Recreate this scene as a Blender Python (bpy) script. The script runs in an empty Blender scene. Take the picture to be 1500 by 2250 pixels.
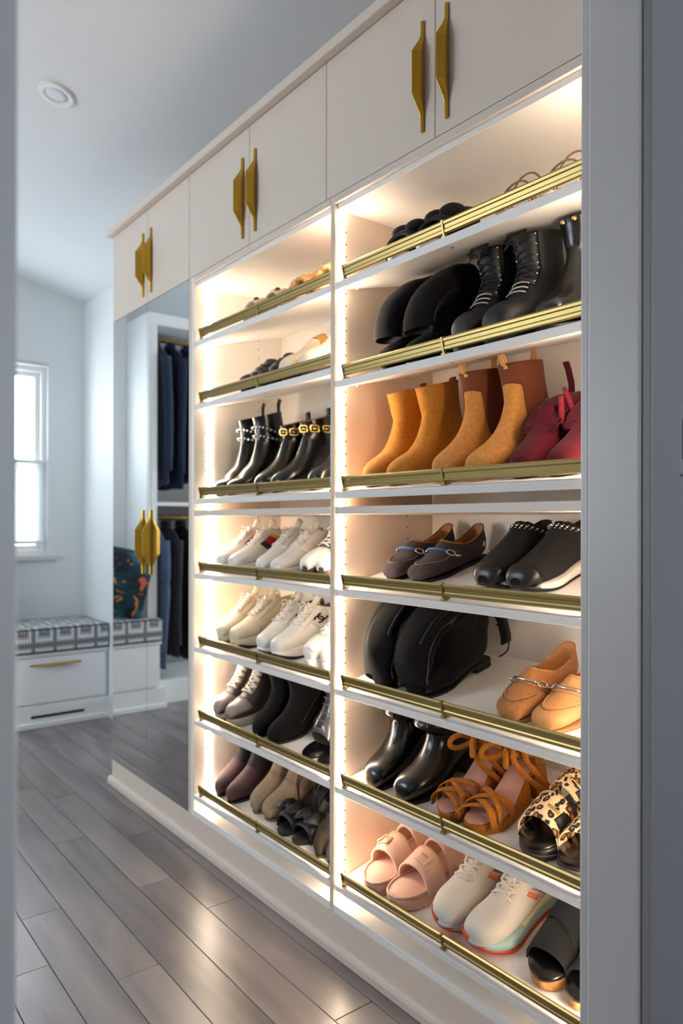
import bpy, math, random
import numpy as np
from mathutils import Matrix, Vector
random.seed(7)
S = bpy.context.scene
COL = S.collection
PI = math.pi

# ------------------------------------------------------------------ camera
F_PX, YAW, ROLL, V0, ZC = 1625.25, 0.6598, 0.0017, 1147.45, 1.1019
cam = bpy.data.cameras.new('camera'); co = bpy.data.objects.new('camera', cam); COL.objects.link(co); S.camera = co
cam.sensor_fit = 'VERTICAL'; cam.sensor_height = 36.0; cam.sensor_width = 24.0
cam.lens = 36.0 * F_PX / 2250.0
cam.shift_y = (V0 - 1125.0) / 2250.0
fw = Vector((math.sin(YAW), math.cos(YAW), 0)); rt = Vector((math.cos(YAW), -math.sin(YAW), 0)); up = Vector((0, 0, 1))
rt2 = rt * math.cos(ROLL) - up * (-math.sin(ROLL)); up2 = up * math.cos(ROLL) - rt * math.sin(ROLL)
m3 = Matrix((rt2, up2, -fw)).transposed()
co.matrix_world = Matrix.Translation((0, 0, ZC)) @ m3.to_4x4()
cam.clip_start = 0.02
cam.dof.use_dof = True; cam.dof.focus_distance = 1.48; cam.dof.aperture_fstop = 3.2

# ------------------------------------------------------------------ world, lights, exposure
W = bpy.data.worlds.new('world'); S.world = W; W.use_nodes = True
bg = W.node_tree.nodes['Background']; bg.inputs[0].default_value = (0.80, 0.90, 1.0, 1); bg.inputs[1].default_value = 8.6
S.view_settings.view_transform = 'Standard'; S.view_settings.look = 'None'
S.view_settings.gamma = 1.0; S.view_settings.exposure = 0.38
S.view_settings.use_curve_mapping = False
S.cycles.use_denoising = True
S.cycles.max_bounces = 12; S.cycles.diffuse_bounces = 9; S.cycles.glossy_bounces = 5
S.cycles.sample_clamp_indirect = 25.0
S.cycles.caustics_reflective = False; S.cycles.caustics_refractive = False
def portal(name, loc, rot, sx, sy):
    l = bpy.data.lights.new(name, 'AREA'); l.shape = 'RECTANGLE'; l.size = sx; l.size_y = sy
    l.cycles.is_portal = True
    o = bpy.data.objects.new(name, l); o.location = loc; o.rotation_euler = rot; COL.objects.link(o)
portal('window_portal', (1.01, 4.66, 1.46), (-PI/2, 0, 0), .60, 1.10)
portal('added_side_window_portal', (-1.83, 3.1, 1.5), (0, -PI/2, 0), 1.3, 1.6)  # portal of the added side window
portal('added_front_window_portal', (1.5, -2.43, 1.55), (PI/2, 0, 0), 1.2, 1.2)  # portal of the added window behind the camera
LED_STRENGTH = 82.0

# ------------------------------------------------------------------ materials
def lin(h):
    h = h.lstrip('#'); v = [int(h[i:i+2], 16)/255 for i in (0, 2, 4)]
    return tuple(((x+.055)/1.055)**2.4 if x > .04045 else x/12.92 for x in v)
MATS = {}
def mat(name, color, rough=.5, metal=0., bump=0., scale=60., var=0., spec=.5, sheen=0., coat=0., stretch=None, detail=3., emit=0.):
    if name in MATS: return MATS[name]
    m = bpy.data.materials.new(name); m.use_nodes = True; nt = m.node_tree; b = nt.nodes['Principled BSDF']
    c = lin(color) if isinstance(color, str) else color
    b.inputs['Base Color'].default_value = (*c, 1); b.inputs['Roughness'].default_value = rough
    b.inputs['Metallic'].default_value = metal; b.inputs['Specular IOR Level'].default_value = spec
    if sheen: b.inputs['Sheen Weight'].default_value = sheen; b.inputs['Sheen Roughness'].default_value = .4
    if coat: b.inputs['Coat Weight'].default_value = coat; b.inputs['Coat Roughness'].default_value = .12
    if emit:
        b.inputs['Emission Color'].default_value = (*c, 1); b.inputs['Emission Strength'].default_value = emit
    if bump or var:
        tc = nt.nodes.new('ShaderNodeTexCoord'); mp = nt.nodes.new('ShaderNodeMapping'); nz = nt.nodes.new('ShaderNodeTexNoise')
        nt.links.new(tc.outputs['Object'], mp.inputs[0]); nt.links.new(mp.outputs[0], nz.inputs['Vector'])
        if stretch: mp.inputs['Scale'].default_value = stretch
        nz.inputs['Scale'].default_value = scale; nz.inputs['Detail'].default_value = detail
        if bump:
            bp = nt.nodes.new('ShaderNodeBump'); bp.inputs['Strength'].default_value = bump; bp.inputs['Distance'].default_value = .002
            nt.links.new(nz.outputs[0], bp.inputs['Height']); nt.links.new(bp.outputs[0], b.inputs['Normal'])
        if var:
            nz2 = nt.nodes.new('ShaderNodeTexNoise'); nz2.inputs['Scale'].default_value = scale*.25; nz2.inputs['Detail'].default_value = 4
            nt.links.new(mp.outputs[0], nz2.inputs['Vector'])
            r = nt.nodes.new('ShaderNodeValToRGB'); e = r.color_ramp.elements
            e[0].position = .3; e[1].position = .7
            e[0].color = (*[x*(1-var) for x in c], 1); e[1].color = (*[min(1, x*(1+var)) for x in c], 1)
            nt.links.new(nz2.outputs[0], r.inputs[0]); nt.links.new(r.outputs[0], b.inputs['Base Color'])
    MATS[name] = m; return m

PAINT = mat('wall_paint', '#dfe2e3', .6, bump=.02, scale=300)
CEIL = mat('ceiling_paint', '#dfe1e2', .7, bump=.02, scale=200)
TRIM = mat('trim_paint', '#cfccca', .38)
CAB = mat('cabinet_white', '#e2d2c3', .42)
COOL = mat('cool_white_lacquer', '#f2f4f4', .42)
CABIN = mat('cabinet_interior_white', '#f6f2ec', .45)
CABGREY = mat('closet_liner', '#9b9794', .6)
DARK = mat('dark_gap', '#1b1b1d', .7)
BRASS = mat('brushed_brass_rail', (.38, .28, .105), .36, 1.0, bump=.04, scale=300, stretch=(40, 1, 40))
GOLD = mat('satin_gold_handle', (.66, .39, .045), .40, .85)
MIRROR = mat('mirror_glass', (.86, .89, .90), .015, 1.0)
CHROME = mat('chrome', (.75, .75, .75), .15, 1.0)
GOLDB = mat('polished_gold', (.85, .6, .2), .22, 1.0)
LED = mat('led_diffuser', (1.0, .82, .63), .5, emit=LED_STRENGTH)
PLASTIC = mat('white_plastic', '#e4e4e2', .4)
PLASTIC2 = mat('lamp_lens', '#d8dcdf', .5)

def wood_mat():
    m = bpy.data.materials.new('plank_wood'); m.use_nodes = True; nt = m.node_tree; b = nt.nodes['Principled BSDF']; N = nt.nodes.new; L = nt.links.new
    tc = N('ShaderNodeTexCoord'); oi = N('ShaderNodeObjectInfo'); mp = N('ShaderNodeMapping'); mp.inputs['Scale'].default_value = (1, .12, 1)
    add = N('ShaderNodeVectorMath'); add.operation = 'ADD'; mul = N('ShaderNodeMath'); mul.operation = 'MULTIPLY'; mul.inputs[1].default_value = 37.0
    L(oi.outputs['Random'], mul.inputs[0]); L(tc.outputs['Object'], add.inputs[0]); L(mul.outputs[0], add.inputs[1]); L(add.outputs[0], mp.inputs[0])
    n1 = N('ShaderNodeTexNoise'); n1.inputs['Scale'].default_value = 11; n1.inputs['Detail'].default_value = 6; n1.inputs['Distortion'].default_value = .8; L(mp.outputs[0], n1.inputs['Vector'])
    n2 = N('ShaderNodeTexNoise'); n2.inputs['Scale'].default_value = 150; n2.inputs['Detail'].default_value = 3; L(mp.outputs[0], n2.inputs['Vector'])
    r = N('ShaderNodeValToRGB'); e = r.color_ramp.elements; e[0].position = .32; e[0].color = (*lin('#655c5c'), 1); e[1].position = .7; e[1].color = (*lin('#918683'), 1)
    L(n1.outputs[0], r.inputs[0])
    hs = N('ShaderNodeHueSaturation'); mr = N('ShaderNodeMapRange'); mr.inputs[3].default_value = .85; mr.inputs[4].default_value = 1.12
    L(oi.outputs['Random'], mr.inputs[0]); L(mr.outputs[0], hs.inputs['Value']); L(r.outputs[0], hs.inputs['Color']); L(hs.outputs[0], b.inputs['Base Color'])
    b.inputs['Roughness'].default_value = .31; b.inputs['Specular IOR Level'].default_value = 1.0
    bp = N('ShaderNodeBump'); bp.inputs['Strength'].default_value = .05; bp.inputs['Distance'].default_value = .001; L(n2.outputs[0], bp.inputs['Height']); L(bp.outputs[0], b.inputs['Normal'])
    return m
WOOD = wood_mat()

def leopard_mat():
    m = bpy.data.materials.new('leopard_print'); m.use_nodes = True; nt = m.node_tree; b = nt.nodes['Principled BSDF']; N = nt.nodes.new; L = nt.links.new
    tc = N('ShaderNodeTexCoord'); nz = N('ShaderNodeTexNoise'); nz.inputs['Scale'].default_value = 60; L(tc.outputs['Object'], nz.inputs['Vector'])
    sc = N('ShaderNodeVectorMath'); sc.operation = 'SCALE'; sc.inputs['Scale'].default_value = .012; L(nz.outputs['Color'], sc.inputs[0])
    ad = N('ShaderNodeVectorMath'); ad.operation = 'ADD'; L(tc.outputs['Object'], ad.inputs[0]); L(sc.outputs[0], ad.inputs[1])
    mp = N('ShaderNodeMapping'); mp.inputs['Scale'].default_value = (.75, 1, .6); L(ad.outputs[0], mp.inputs[0])
    v = N('ShaderNodeTexVoronoi'); v.inputs['Scale'].default_value = 70; v.inputs['Randomness'].default_value = .75; L(mp.outputs[0], v.inputs['Vector'])
    r = N('ShaderNodeValToRGB'); r.color_ramp.interpolation = 'LINEAR'; e = r.color_ramp.elements
    e[0].position = 0; e[0].color = (*lin('#b06a2c'), 1); e[1].position = 1; e[1].color = (*lin('#e8c9a0'), 1)
    for p, c in ((.27, '#a8622a'), (.32, '#1d0f0a'), (.47, '#1d0f0a'), (.51, '#e0be92')):
        k = e.new(p); k.color = (*lin(c), 1)
    L(v.outputs['Distance'], r.inputs[0]); L(r.outputs[0], b.inputs['Base Color']); b.inputs['Roughness'].default_value = .7
    return m
LEO = leopard_mat()

def floral_mat():
    m = bpy.data.materials.new('floral_pillow_fabric'); m.use_nodes = True; nt = m.node_tree; b = nt.nodes['Principled BSDF']; N = nt.nodes.new; L = nt.links.new
    tc = N('ShaderNodeTexCoord'); nz = N('ShaderNodeTexNoise'); nz.inputs['Scale'].default_value = 9; nz.inputs['Detail'].default_value = 2; L(tc.outputs['Object'], nz.inputs['Vector'])
    v = N('ShaderNodeTexNoise'); v.inputs['Scale'].default_value = 14; v.inputs['Distortion'].default_value = 1.2; L(tc.outputs['Object'], v.inputs['Vector'])
    r = N('ShaderNodeValToRGB'); e = r.color_ramp.elements; e[0].position = .38; e[0].color = (*lin('#0d1720'), 1); e[1].position = .75; e[1].color = (*lin('#3f7f8c'), 1)
    k = e.new(.55); k.color = (*lin('#14424f'), 1); L(nz.outputs[0], r.inputs[0])
    r2 = N('ShaderNodeValToRGB'); e = r2.color_ramp.elements; e[0].position = .60; e[0].color = (0, 0, 0, 1); e[1].position = .63; e[1].color = (1, 1, 1, 1); L(v.outputs[0], r2.inputs[0])
    r3 = N('ShaderNodeValToRGB'); e = r3.color_ramp.elements; e[0].position = .35; e[0].color = (*lin('#c8452a'), 1); e[1].position = .65; e[1].color = (*lin('#e0913a'), 1)
    nz3 = N('ShaderNodeTexNoise'); nz3.inputs['Scale'].default_value = 6; L(tc.outputs['Object'], nz3.inputs['Vector']); L(nz3.outputs[0], r3.inputs[0])
    mx = N('ShaderNodeMix'); mx.data_type = 'RGBA'; L(r2.outputs[0], mx.inputs['Factor']); L(r.outputs[0], mx.inputs['A']); L(r3.outputs[0], mx.inputs['B'])
    L(mx.outputs['Result'], b.inputs['Base Color']); b.inputs['Roughness'].default_value = .85
    return m

def cushion_mat():
    m = bpy.data.materials.new('geometric_cushion_fabric'); m.use_nodes = True; nt = m.node_tree; b = nt.nodes['Principled BSDF']; N = nt.nodes.new; L = nt.links.new
    tc = N('ShaderNodeTexCoord'); sx = N('ShaderNodeSeparateXYZ'); L(tc.outputs['Object'], sx.inputs[0])
    def tri(sock, freq, off=0.):
        a = N('ShaderNodeMath'); a.operation = 'MULTIPLY_ADD'; a.inputs[1].default_value = freq; a.inputs[2].default_value = off; L(sock, a.inputs[0])
        p = N('ShaderNodeMath'); p.operation = 'PINGPONG'; p.inputs[1].default_value = .5; L(a.outputs[0], p.inputs[0]); return p.outputs[0]
    # the second axis runs over the top and down the front
    yz = N('ShaderNodeMath'); yz.operation = 'SUBTRACT'; L(sx.outputs['Y'], yz.inputs[0]); L(sx.outputs['Z'], yz.inputs[1])
    tx = tri(sx.outputs['X'], 9.0); ty = tri(yz.outputs[0], 5.5, .25)
    mn = N('ShaderNodeMath'); mn.operation = 'MINIMUM'; L(tx, mn.inputs[0]); L(ty, mn.inputs[1])
    r = N('ShaderNodeValToRGB'); r.color_ramp.interpolation = 'CONSTANT'; e = r.color_ramp.elements
    e[0].position = 0; e[0].color = (*lin('#4d5156'), 1); e[1].position = .06; e[1].color = (*lin('#a3a7a9'), 1)
    for p, c in ((.11, '#e2e5e6'), (.20, '#9a9ea1'), (.27, '#55595e'), (.36, '#8c9093')):
        k = e.new(p); k.color = (*lin(c), 1)
    L(mn.outputs[0], r.inputs[0])
    w = N('ShaderNodeTexWave'); w.inputs['Scale'].default_value = 22; w.inputs['Distortion'].default_value = .6; L(tc.outputs['Object'], w.inputs['Vector'])
    mx = N('ShaderNodeMix'); mx.data_type = 'RGBA'; mx.inputs['Factor'].default_value = .25; L(r.outputs[0], mx.inputs['A']); L(w.outputs[0], mx.inputs['B'])
    L(mx.outputs['Result'], b.inputs['Base Color']); b.inputs['Roughness'].default_value = .85
    return m

# ------------------------------------------------------------------ mesh helpers
class MB:
    def __init__(s): s.v = []; s.f = []
    def add(s, v, f):
        o = len(s.v); s.v += [tuple(map(float, p)) for p in v]; s.f += [tuple(i+o for i in q) for q in f]; return s
    def box(s, a, b):
        x0, y0, z0 = a; x1, y1, z1 = b
        return s.add([(x0,y0,z0),(x1,y0,z0),(x1,y1,z0),(x0,y1,z0),(x0,y0,z1),(x1,y0,z1),(x1,y1,z1),(x0,y1,z1)],
                     [(0,3,2,1),(4,5,6,7),(0,1,5,4),(1,2,6,5),(2,3,7,6),(3,0,4,7)])
    def rings(s, R, closed=True, cap0=True, cap1=True):
        n = len(R[0]); v = [p for r in R for p in r]; f = []
        m = n if closed else n-1
        for i in range(len(R)-1):
            for j in range(m):
                k = (j+1) % n; f.append((i*n+j, i*n+k, (i+1)*n+k, (i+1)*n+j))
        if closed and cap0:
            v.append(tuple(np.mean(np.array(R[0], float), 0))); c = len(v)-1
            f += [(c, (j+1) % n, j) for j in range(n)]
        if closed and cap1:
            v.append(tuple(np.mean(np.array(R[-1], float), 0))); c = len(v)-1; b0 = (len(R)-1)*n
            f += [(c, b0+j, b0+(j+1) % n) for j in range(n)]
        return s.add(v, f)
    def tube(s, path, r, seg=8, closed=False, flat=1.0, upv=(0, 0, 1)):
        P = [Vector(p) for p in path]; n = len(P); R = []
        for i, p in enumerate(P):
            a = P[(i-1) % n] if (closed or i > 0) else p; b = P[(i+1) % n] if (closed or i < n-1) else p
            t = (b-a)
            if t.length < 1e-9: t = Vector((1, 0, 0))
            t.normalize(); u = Vector(upv); u = u - t*u.dot(t)
            if u.length < 1e-4: u = Vector((1, 0, 0)) - t*t.x
            u.normalize(); w = t.cross(u); rr = r[i] if isinstance(r, (list, tuple)) else r
            R.append([tuple(p + w*(math.cos(2*PI*k/seg)*rr) + u*(math.sin(2*PI*k/seg)*rr*flat)) for k in range(seg)])
        if closed: R.append(R[0]); return s.rings(R, True, False, False)
        return s.rings(R)
    def sheet(s, G, th):
        """G rows x cols of points -> thin closed shell"""
        G = np.array(G, float); nr, nc = G.shape[:2]
        du = np.gradient(G, axis=0); dv = np.gradient(G, axis=1); n = np.cross(du, dv); l = np.linalg.norm(n, axis=2, keepdims=True); n = n/np.maximum(l, 1e-9)
        A = G + n*th/2; B = G - n*th/2; v = [tuple(p) for p in A.reshape(-1, 3)] + [tuple(p) for p in B.reshape(-1, 3)]; o = nr*nc; f = []
        for i in range(nr-1):
            for j in range(nc-1):
                a, b, c, d = i*nc+j, i*nc+j+1, (i+1)*nc+j+1, (i+1)*nc+j
                f += [(a, d, c, b), (o+a, o+b, o+c, o+d)]
        def edge(a, b): f.append((a, b, o+b, o+a))
        for j in range(nc-1): edge(j, j+1); edge((nr-1)*nc+j+1, (nr-1)*nc+j)
        for i in range(nr-1): edge((i+1)*nc, i*nc); edge(i*nc+nc-1, (i+1)*nc+nc-1)
        return s.add(v, f)
    def prism(s, poly, axis_pts):
        """poly: function(k)->ring of points"""
        return s.rings([poly(k) for k in axis_pts])
    def ball(s, c, r, nu=10, nv=7, sc=(1, 1, 1)):
        R = []
        for i in range(1, nv):
            a = PI*i/nv
            R.append([(c[0]+r*sc[0]*math.sin(a)*math.cos(2*PI*k/nu), c[1]+r*sc[1]*math.sin(a)*math.sin(2*PI*k/nu), c[2]-r*sc[2]*math.cos(a)) for k in range(nu)])
        return s.rings(R)
    def cyl(s, a, b, r, seg=16): return s.tube([a, b], r, seg)
    def build(s, name, m, parent=None, smooth=False, bevel=0., kind=None, label=None, angle=None):
        me = bpy.data.meshes.new(name); me.from_pydata(s.v, [], s.f); me.update()
        me.materials.append(m)
        if smooth: me.polygons.foreach_set('use_smooth', [True]*len(me.polygons))
        o = bpy.data.objects.new(name, me); COL.objects.link(o)
        if parent: o.parent = parent
        if bevel:
            b = o.modifiers.new('bevel', 'BEVEL'); b.width = bevel; b.segments = 2; b.limit_method = 'ANGLE'
        if smooth and angle:
            me.set_sharp_from_angle(angle=angle)
        if kind: o['kind'] = kind
        if label: o['label'] = label
        return o
def thing(name, label, cat, loc=(0, 0, 0), group=None, mw=None):
    o = bpy.data.objects.new(name, None); COL.objects.link(o); o.empty_display_size = .05
    if mw is not None: o.matrix_world = mw
    else: o.location = loc
    o['label'] = label; o['category'] = cat
    if group: o['group'] = group
    return o
def box(name, a, b, m, parent=None, bevel=.0, **k): return MB().box(a, b).build(name, m, parent, bevel=bevel, **k)
def shape(name, mb, m, parent, smooth=True, **k): return mb.build(name, m, parent, smooth=smooth, **k)

# ------------------------------------------------------------------ room shell
XW, YB = 1.53, 4.54                     # right wall, back wall
DX0, DX1, DY0, DY1, DZ = .153, 1.04, .606, .713, 2.06   # doorway in the near wall
XL = -1.70
WX0, WX1, WZ0, WZ1 = .70, 1.315, .905, 2.02      # back window opening
CZ = lambda x: 2.434 + .2336*(1.5286-x)
box('wall_right', (XW, DY1, -.05), (XW+.1, YB+.1, 2.75), PAINT, kind='structure')
wb = MB(); wb.box((WX1, YB, -.05), (XW, YB+.12, 2.9)).box((.505, YB, -.05), (WX0, YB+.12, 2.9)).box((WX0, YB, -.05), (WX1, YB+.12, WZ0)).box((WX0, YB, WZ1), (WX1, YB+.12, 2.9))
wb.box((XL, 4.72, -.05), (.505, 4.82, 3.3)); wb.box((.485, YB+.12, -.05), (.505, 4.82, 3.2))
wb.build('wall_back', PAINT, kind='structure')
wl = MB(); wl.box((XL-.12, DY1, -.05), (XL, 2.3, 3.4)).box((XL-.12, 3.9, -.05), (XL, 4.82, 3.4)).box((XL-.12, 2.3, -.05), (XL, 3.9, .85)).box((XL-.12, 2.3, 2.15), (XL, 3.9, 3.4))
wl.build('wall_left', PAINT, kind='structure')
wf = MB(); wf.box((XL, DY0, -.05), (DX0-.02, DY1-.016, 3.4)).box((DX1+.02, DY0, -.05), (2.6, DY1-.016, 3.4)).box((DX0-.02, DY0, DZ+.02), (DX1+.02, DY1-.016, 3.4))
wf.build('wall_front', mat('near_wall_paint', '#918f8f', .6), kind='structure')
cl = MB(); x0, x1 = XL-.1, XW+.1
cl.add([(x0, DY0, CZ(x0)), (x1, DY0, CZ(x1)), (x1, 4.9, CZ(x1)), (x0, 4.9, CZ(x0)), (x0, DY0, CZ(x0)+.1), (x1, DY0, CZ(x1)+.1), (x1, 4.9, CZ(x1)+.1), (x0, 4.9, CZ(x0)+.1)],
       [(0,3,2,1),(4,5,6,7),(0,1,5,4),(1,2,6,5),(2,3,7,6),(3,0,4,7)])
cl.build('ceiling', CEIL, kind='structure')
# room the camera stands in
fr = MB(); fr.box((2.5, -2.3, -.05), (2.6, DY0, 2.8)).box((XL-.12, -2.3, -.05), (XL, DY0, 2.8))
fr.box((2.1, -2.4, -.05), (2.6, -2.3, 2.8)).box((XL-.12, -2.4, -.05), (.9, -2.3, 2.8)).box((.9, -2.4, -.05), (2.1, -2.3, .95)).box((.9, -2.4, 2.15), (2.1, -2.3, 2.8))
fr.build('wall_camera', mat('camera_room_paint', '#b4b9c2', .7), kind='structure')
box('ceiling_camera', (XL-.12, -2.4, 2.75), (2.6, DY0, 2.85), CEIL, kind='structure')

# door jamb and casings of the cased opening
jm = MB(); jm.box((DX1, DY0, 0), (DX1+.02, DY1-.016, DZ+.02)).box((DX0-.02, DY0, 0), (DX0, DY1-.016, DZ+.02)).box((DX0, DY0, DZ), (DX1, DY1-.016, DZ+.02))
jm.build('door_1', TRIM, kind='structure', bevel=.004)
def casing(name, y0, y1, w):
    a = DX1+.004; b = DX0-.004
    m = MB(); m.box((b-w, y0, 0), (b, y1, DZ+.004)).box((b-w, y0, DZ+.004), (a+w, y1, DZ+.004+w))
    m.build(name, TRIM, kind='structure', bevel=.003)
    MB().box((a, y0, 0), (a+w, y1, DZ+.0035)).build('trim_6', mat('shaded_grey_casing', '#918f8f', .5), kind='structure', bevel=.003)  # right casing darker than the left: its dimmer light is in the colour
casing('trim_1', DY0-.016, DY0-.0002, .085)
a = DX1+.004
mm = MB(); mm.box((a, DY1-.0158, 0), (a+.07, DY1, DZ+.004)).box((DX0-.074, DY1-.0158, 0), (DX0-.004, DY1, DZ+.004)).box((DX0-.074, DY1-.0158, DZ+.004), (a+.07, DY1, DZ+.074))
mm.build('trim_2', TRIM, kind='structure', bevel=.003)

# floor with planks
sub = box('floor', (XL, -2.3, -.05), (XW+1.0, 4.82, -.006), DARK, kind='structure')
PWD = .109; row0 = .5555
J = {-1: [1.898], 0: [2.158], 1: [1.733], 3: [2.133], 2: [1.25, 2.6]}
mesh_cache = {}
def plank(x, y0, y1):
    L = y1-y0; key = round(L, 4)
    if key not in mesh_cache:
        g = .0007; b = .0010; w = PWD/2-g; l = L/2-g; m = MB()
        m.add([(-w,-l,-.0055),(w,-l,-.0055),(w,l,-.0055),(-w,l,-.0055),(-w,-l,-b),(w,-l,-b),(w,l,-b),(-w,l,-b),(-w+b,-l+b,0),(w-b,-l+b,0),(w-b,l-b,0),(-w+b,l-b,0)],
              [(0,1,5,4),(1,2,6,5),(2,3,7,6),(3,0,4,7),(4,5,9,8),(5,6,10,9),(6,7,11,10),(7,4,8,11),(8,9,10,11)])
        me = bpy.data.meshes.new('plank'); me.from_pydata(m.v, [], m.f); me.materials.append(WOOD); mesh_cache[key] = me
    o = bpy.data.objects.new('plank', mesh_cache[key]); COL.objects.link(o); o.location = (x, (y0+y1)/2, 0); o.parent = sub
rows = range(-19, 9)
for r in rows:
    xc = row0+PWD*(r+.5)
    if r in J: ys = [min(J[r])]
    else: ys = [random.Random(r+50).choice([1.1, 1.3, 1.5, 1.7, 1.9])]
    while ys[0] > -.5: ys.insert(0, ys[0]-1.2)
    if r in J: ys += J[r][1:]
    while ys[-1] < 4.6: ys.append(ys[-1]+random.Random(r*7+len(ys)).choice([.6, .9, 1.2]))
    for i in range(len(ys)-1):
        y0, y1 = ys[i], min(ys[i+1], 4.71)
        if y1 > y0+.02: plank(xc, y0, y1)

# baseboards
bb = MB(); bb.box((XW-.014, 3.06, 0), (XW, 4.10, .12)); bb.build('baseboard_right', TRIM, kind='structure', bevel=.003)
bb = MB(); bb.box((XL, DY1+.001, 0), (XL+.014, 4.71, .12)); bb.build('baseboard_left', TRIM, kind='structure', bevel=.003)

# window in the back wall, with its shade
w1 = MB(); t = .03
w1.box((WX0, YB+.03, WZ0), (WX0+t, YB+.10, WZ1)).box((WX1-t, YB+.03, WZ0), (WX1, YB+.10, WZ1)).box((WX0+t, YB+.03, WZ1-t), (WX1-t, YB+.10, WZ1)).box((WX0+t, YB+.03, WZ0), (WX1-t, YB+.10, WZ0+t))
win = w1.build('window_1', PLASTIC, kind='structure', bevel=.002)
def sash(z0, z1, y):
    m = MB(); t = .028; x0, x1 = WX0+.031, WX1-.031
    m.box((x0, y, z0), (x0+t, y+.025, z1)).box((x1-t, y, z0), (x1, y+.025, z1)).box((x0+t, y, z0), (x1-t, y+.025, z0+t)).box((x0+t, y, z1-t), (x1-t, y+.025, z1))
    o = m.build('sash', PLASTIC, win, bevel=.0015)
    gl = bpy.data.materials.get('window_glass')
    if not gl:
        gl = bpy.data.materials.new('window_glass'); gl.use_nodes = True; nt = gl.node_tree; b = nt.nodes['Principled BSDF']; nt.nodes.remove(b)
        tr = nt.nodes.new('ShaderNodeBsdfTransparent'); gs = nt.nodes.new('ShaderNodeBsdfGlossy'); gs.inputs['Roughness'].default_value = .02; mx = nt.nodes.new('ShaderNodeMixShader'); mx.inputs[0].default_value = .07
        nt.links.new(tr.outputs[0], mx.inputs[1]); nt.links.new(gs.outputs[0], mx.inputs[2]); nt.links.new(mx.outputs[0], nt.nodes['Material Output'].inputs[0])
    MB().box((x0+t, y+.010, z0+t), (x1-t, y+.014, z1-t)).build('pane', gl, win)
sash(1.44, WZ1-t-.001, YB+.065); sash(WZ0+t+.001, 1.468, YB+.036)
ws = MB(); ws.box((WX0-.055, YB-.03, WZ0-.03), (WX1+.053, YB+.03, WZ0-.001)); ws.build('window_sill', TRIM, win, bevel=.004)
wh = MB(); wh.box((WX1-.001, YB-.002, WZ0), (WX1+.001, YB+.03, WZ1)); 
hd = MB(); hd.box((WX0-.002, YB-.012, WZ1), (WX1+.004, YB-.0003, WZ1+.02)); hd.build('window_head', TRIM, win, bevel=.002)
shade = thing('cellular_blind', 'white cellular shade pulled over the lower half of the bright window', 'window shade', (.01+WX0, YB, .97))
fab = bpy.data.materials.new('shade_fabric'); fab.use_nodes = True
nt = fab.node_tree; nt.nodes.remove(nt.nodes['Principled BSDF']); d = nt.nodes.new('ShaderNodeBsdfDiffuse'); tl = nt.nodes.new('ShaderNodeBsdfTranslucent'); mx = nt.nodes.new('ShaderNodeMixShader'); mx.inputs[0].default_value = .5
d.inputs[0].default_value = tl.inputs[0].default_value = (.86, .88, .88, 1); nt.links.new(d.outputs[0], mx.inputs[1]); nt.links.new(tl.outputs[0], mx.inputs[2]); nt.links.new(mx.outputs[0], nt.nodes['Material Output'].inputs[0])
sw = WX1-WX0-.034; G = []
for i in range(49):
    z = .018+.46*i/48; G.append([(0.007, .012+(.010 if i % 2 else 0), z), (sw+.007, .012+(.010 if i % 2 else 0), z)])
MB().sheet(G, .001).build('shade_fabric', fab, shade)
MB().box((.006, .006, 0), (sw+.008, .028, .018)).build('bottom_rail', PLASTIC, shade, bevel=.002)
MB().box((.006, .006, .478), (sw+.008, .028, .496)).build('top_rail', PLASTIC, shade, bevel=.002)
# added side window, out of view, for cool fill on the cabinet fronts
for nm, (ya, yb, za, zb, xx) in {'added_window_2': (2.3, 3.9, .85, 2.15, XL-.09)}.items():
    m = MB(); t = .05; m.box((xx, ya, za), (xx+.05, ya+t, zb)).box((xx, yb-t, za), (xx+.05, yb, zb)).box((xx, ya+t, za), (xx+.05, yb-t, za+t)).box((xx, ya+t, zb-t), (xx+.05, yb-t, zb)).box((xx, (ya+yb)/2-.02, za+t), (xx+.05, (ya+yb)/2+.02, zb-t))
    w2 = m.build(nm, PLASTIC, None, kind='structure')
    for y0, y1 in ((ya+t, (ya+yb)/2-.02), ((ya+yb)/2+.02, yb-t)): MB().box((xx+.02, y0, za+t), (xx+.024, y1, zb-t)).build('pane', bpy.data.materials['window_glass'], w2)
m = MB(); t = .05; m.box((.9, -2.38, .95), (.95, -2.33, 2.15)).box((2.05, -2.38, .95), (2.1, -2.33, 2.15)).box((.95, -2.38, .95), (2.05, -2.33, 1.0)).box((.95, -2.38, 2.1), (2.05, -2.33, 2.15))
w3 = m.build('added_window_3', PLASTIC, kind='structure'); MB().box((.95, -2.36, 1.0), (2.05, -2.356, 2.1)).build('pane', bpy.data.materials['window_glass'], w3)  # added window, unseen behind the camera, to light the near casing

# recessed ceiling lamp
lx, ly = .80, 2.663; lz = CZ(lx); ang = math.atan(.2336)
lamp = thing('recessed_light', 'round white recessed lamp trim in the sloped ceiling, switched off', 'ceiling light', (lx, ly, lz))
lamp.rotation_euler = (0, ang, 0)
R = []
for rr, zz in ((.062, -.0005), (.062, -.007), (.058, -.010), (.044, -.009), (.040, -.006), (.0385, -.001)): R.append([(rr*math.cos(2*PI*k/40), rr*math.sin(2*PI*k/40), zz) for k in range(40)])
MB().rings(R, True, False, False).build('trim_ring', PLASTIC, lamp, smooth=True)
MB().rings([[(r*math.cos(2*PI*k/40), r*math.sin(2*PI*k/40), z) for k in range(40)] for r, z in ((.039, -.0005), (.039, -.006), (.02, -.0075))]).build('lens', PLASTIC2, lamp, smooth=True)

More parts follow.
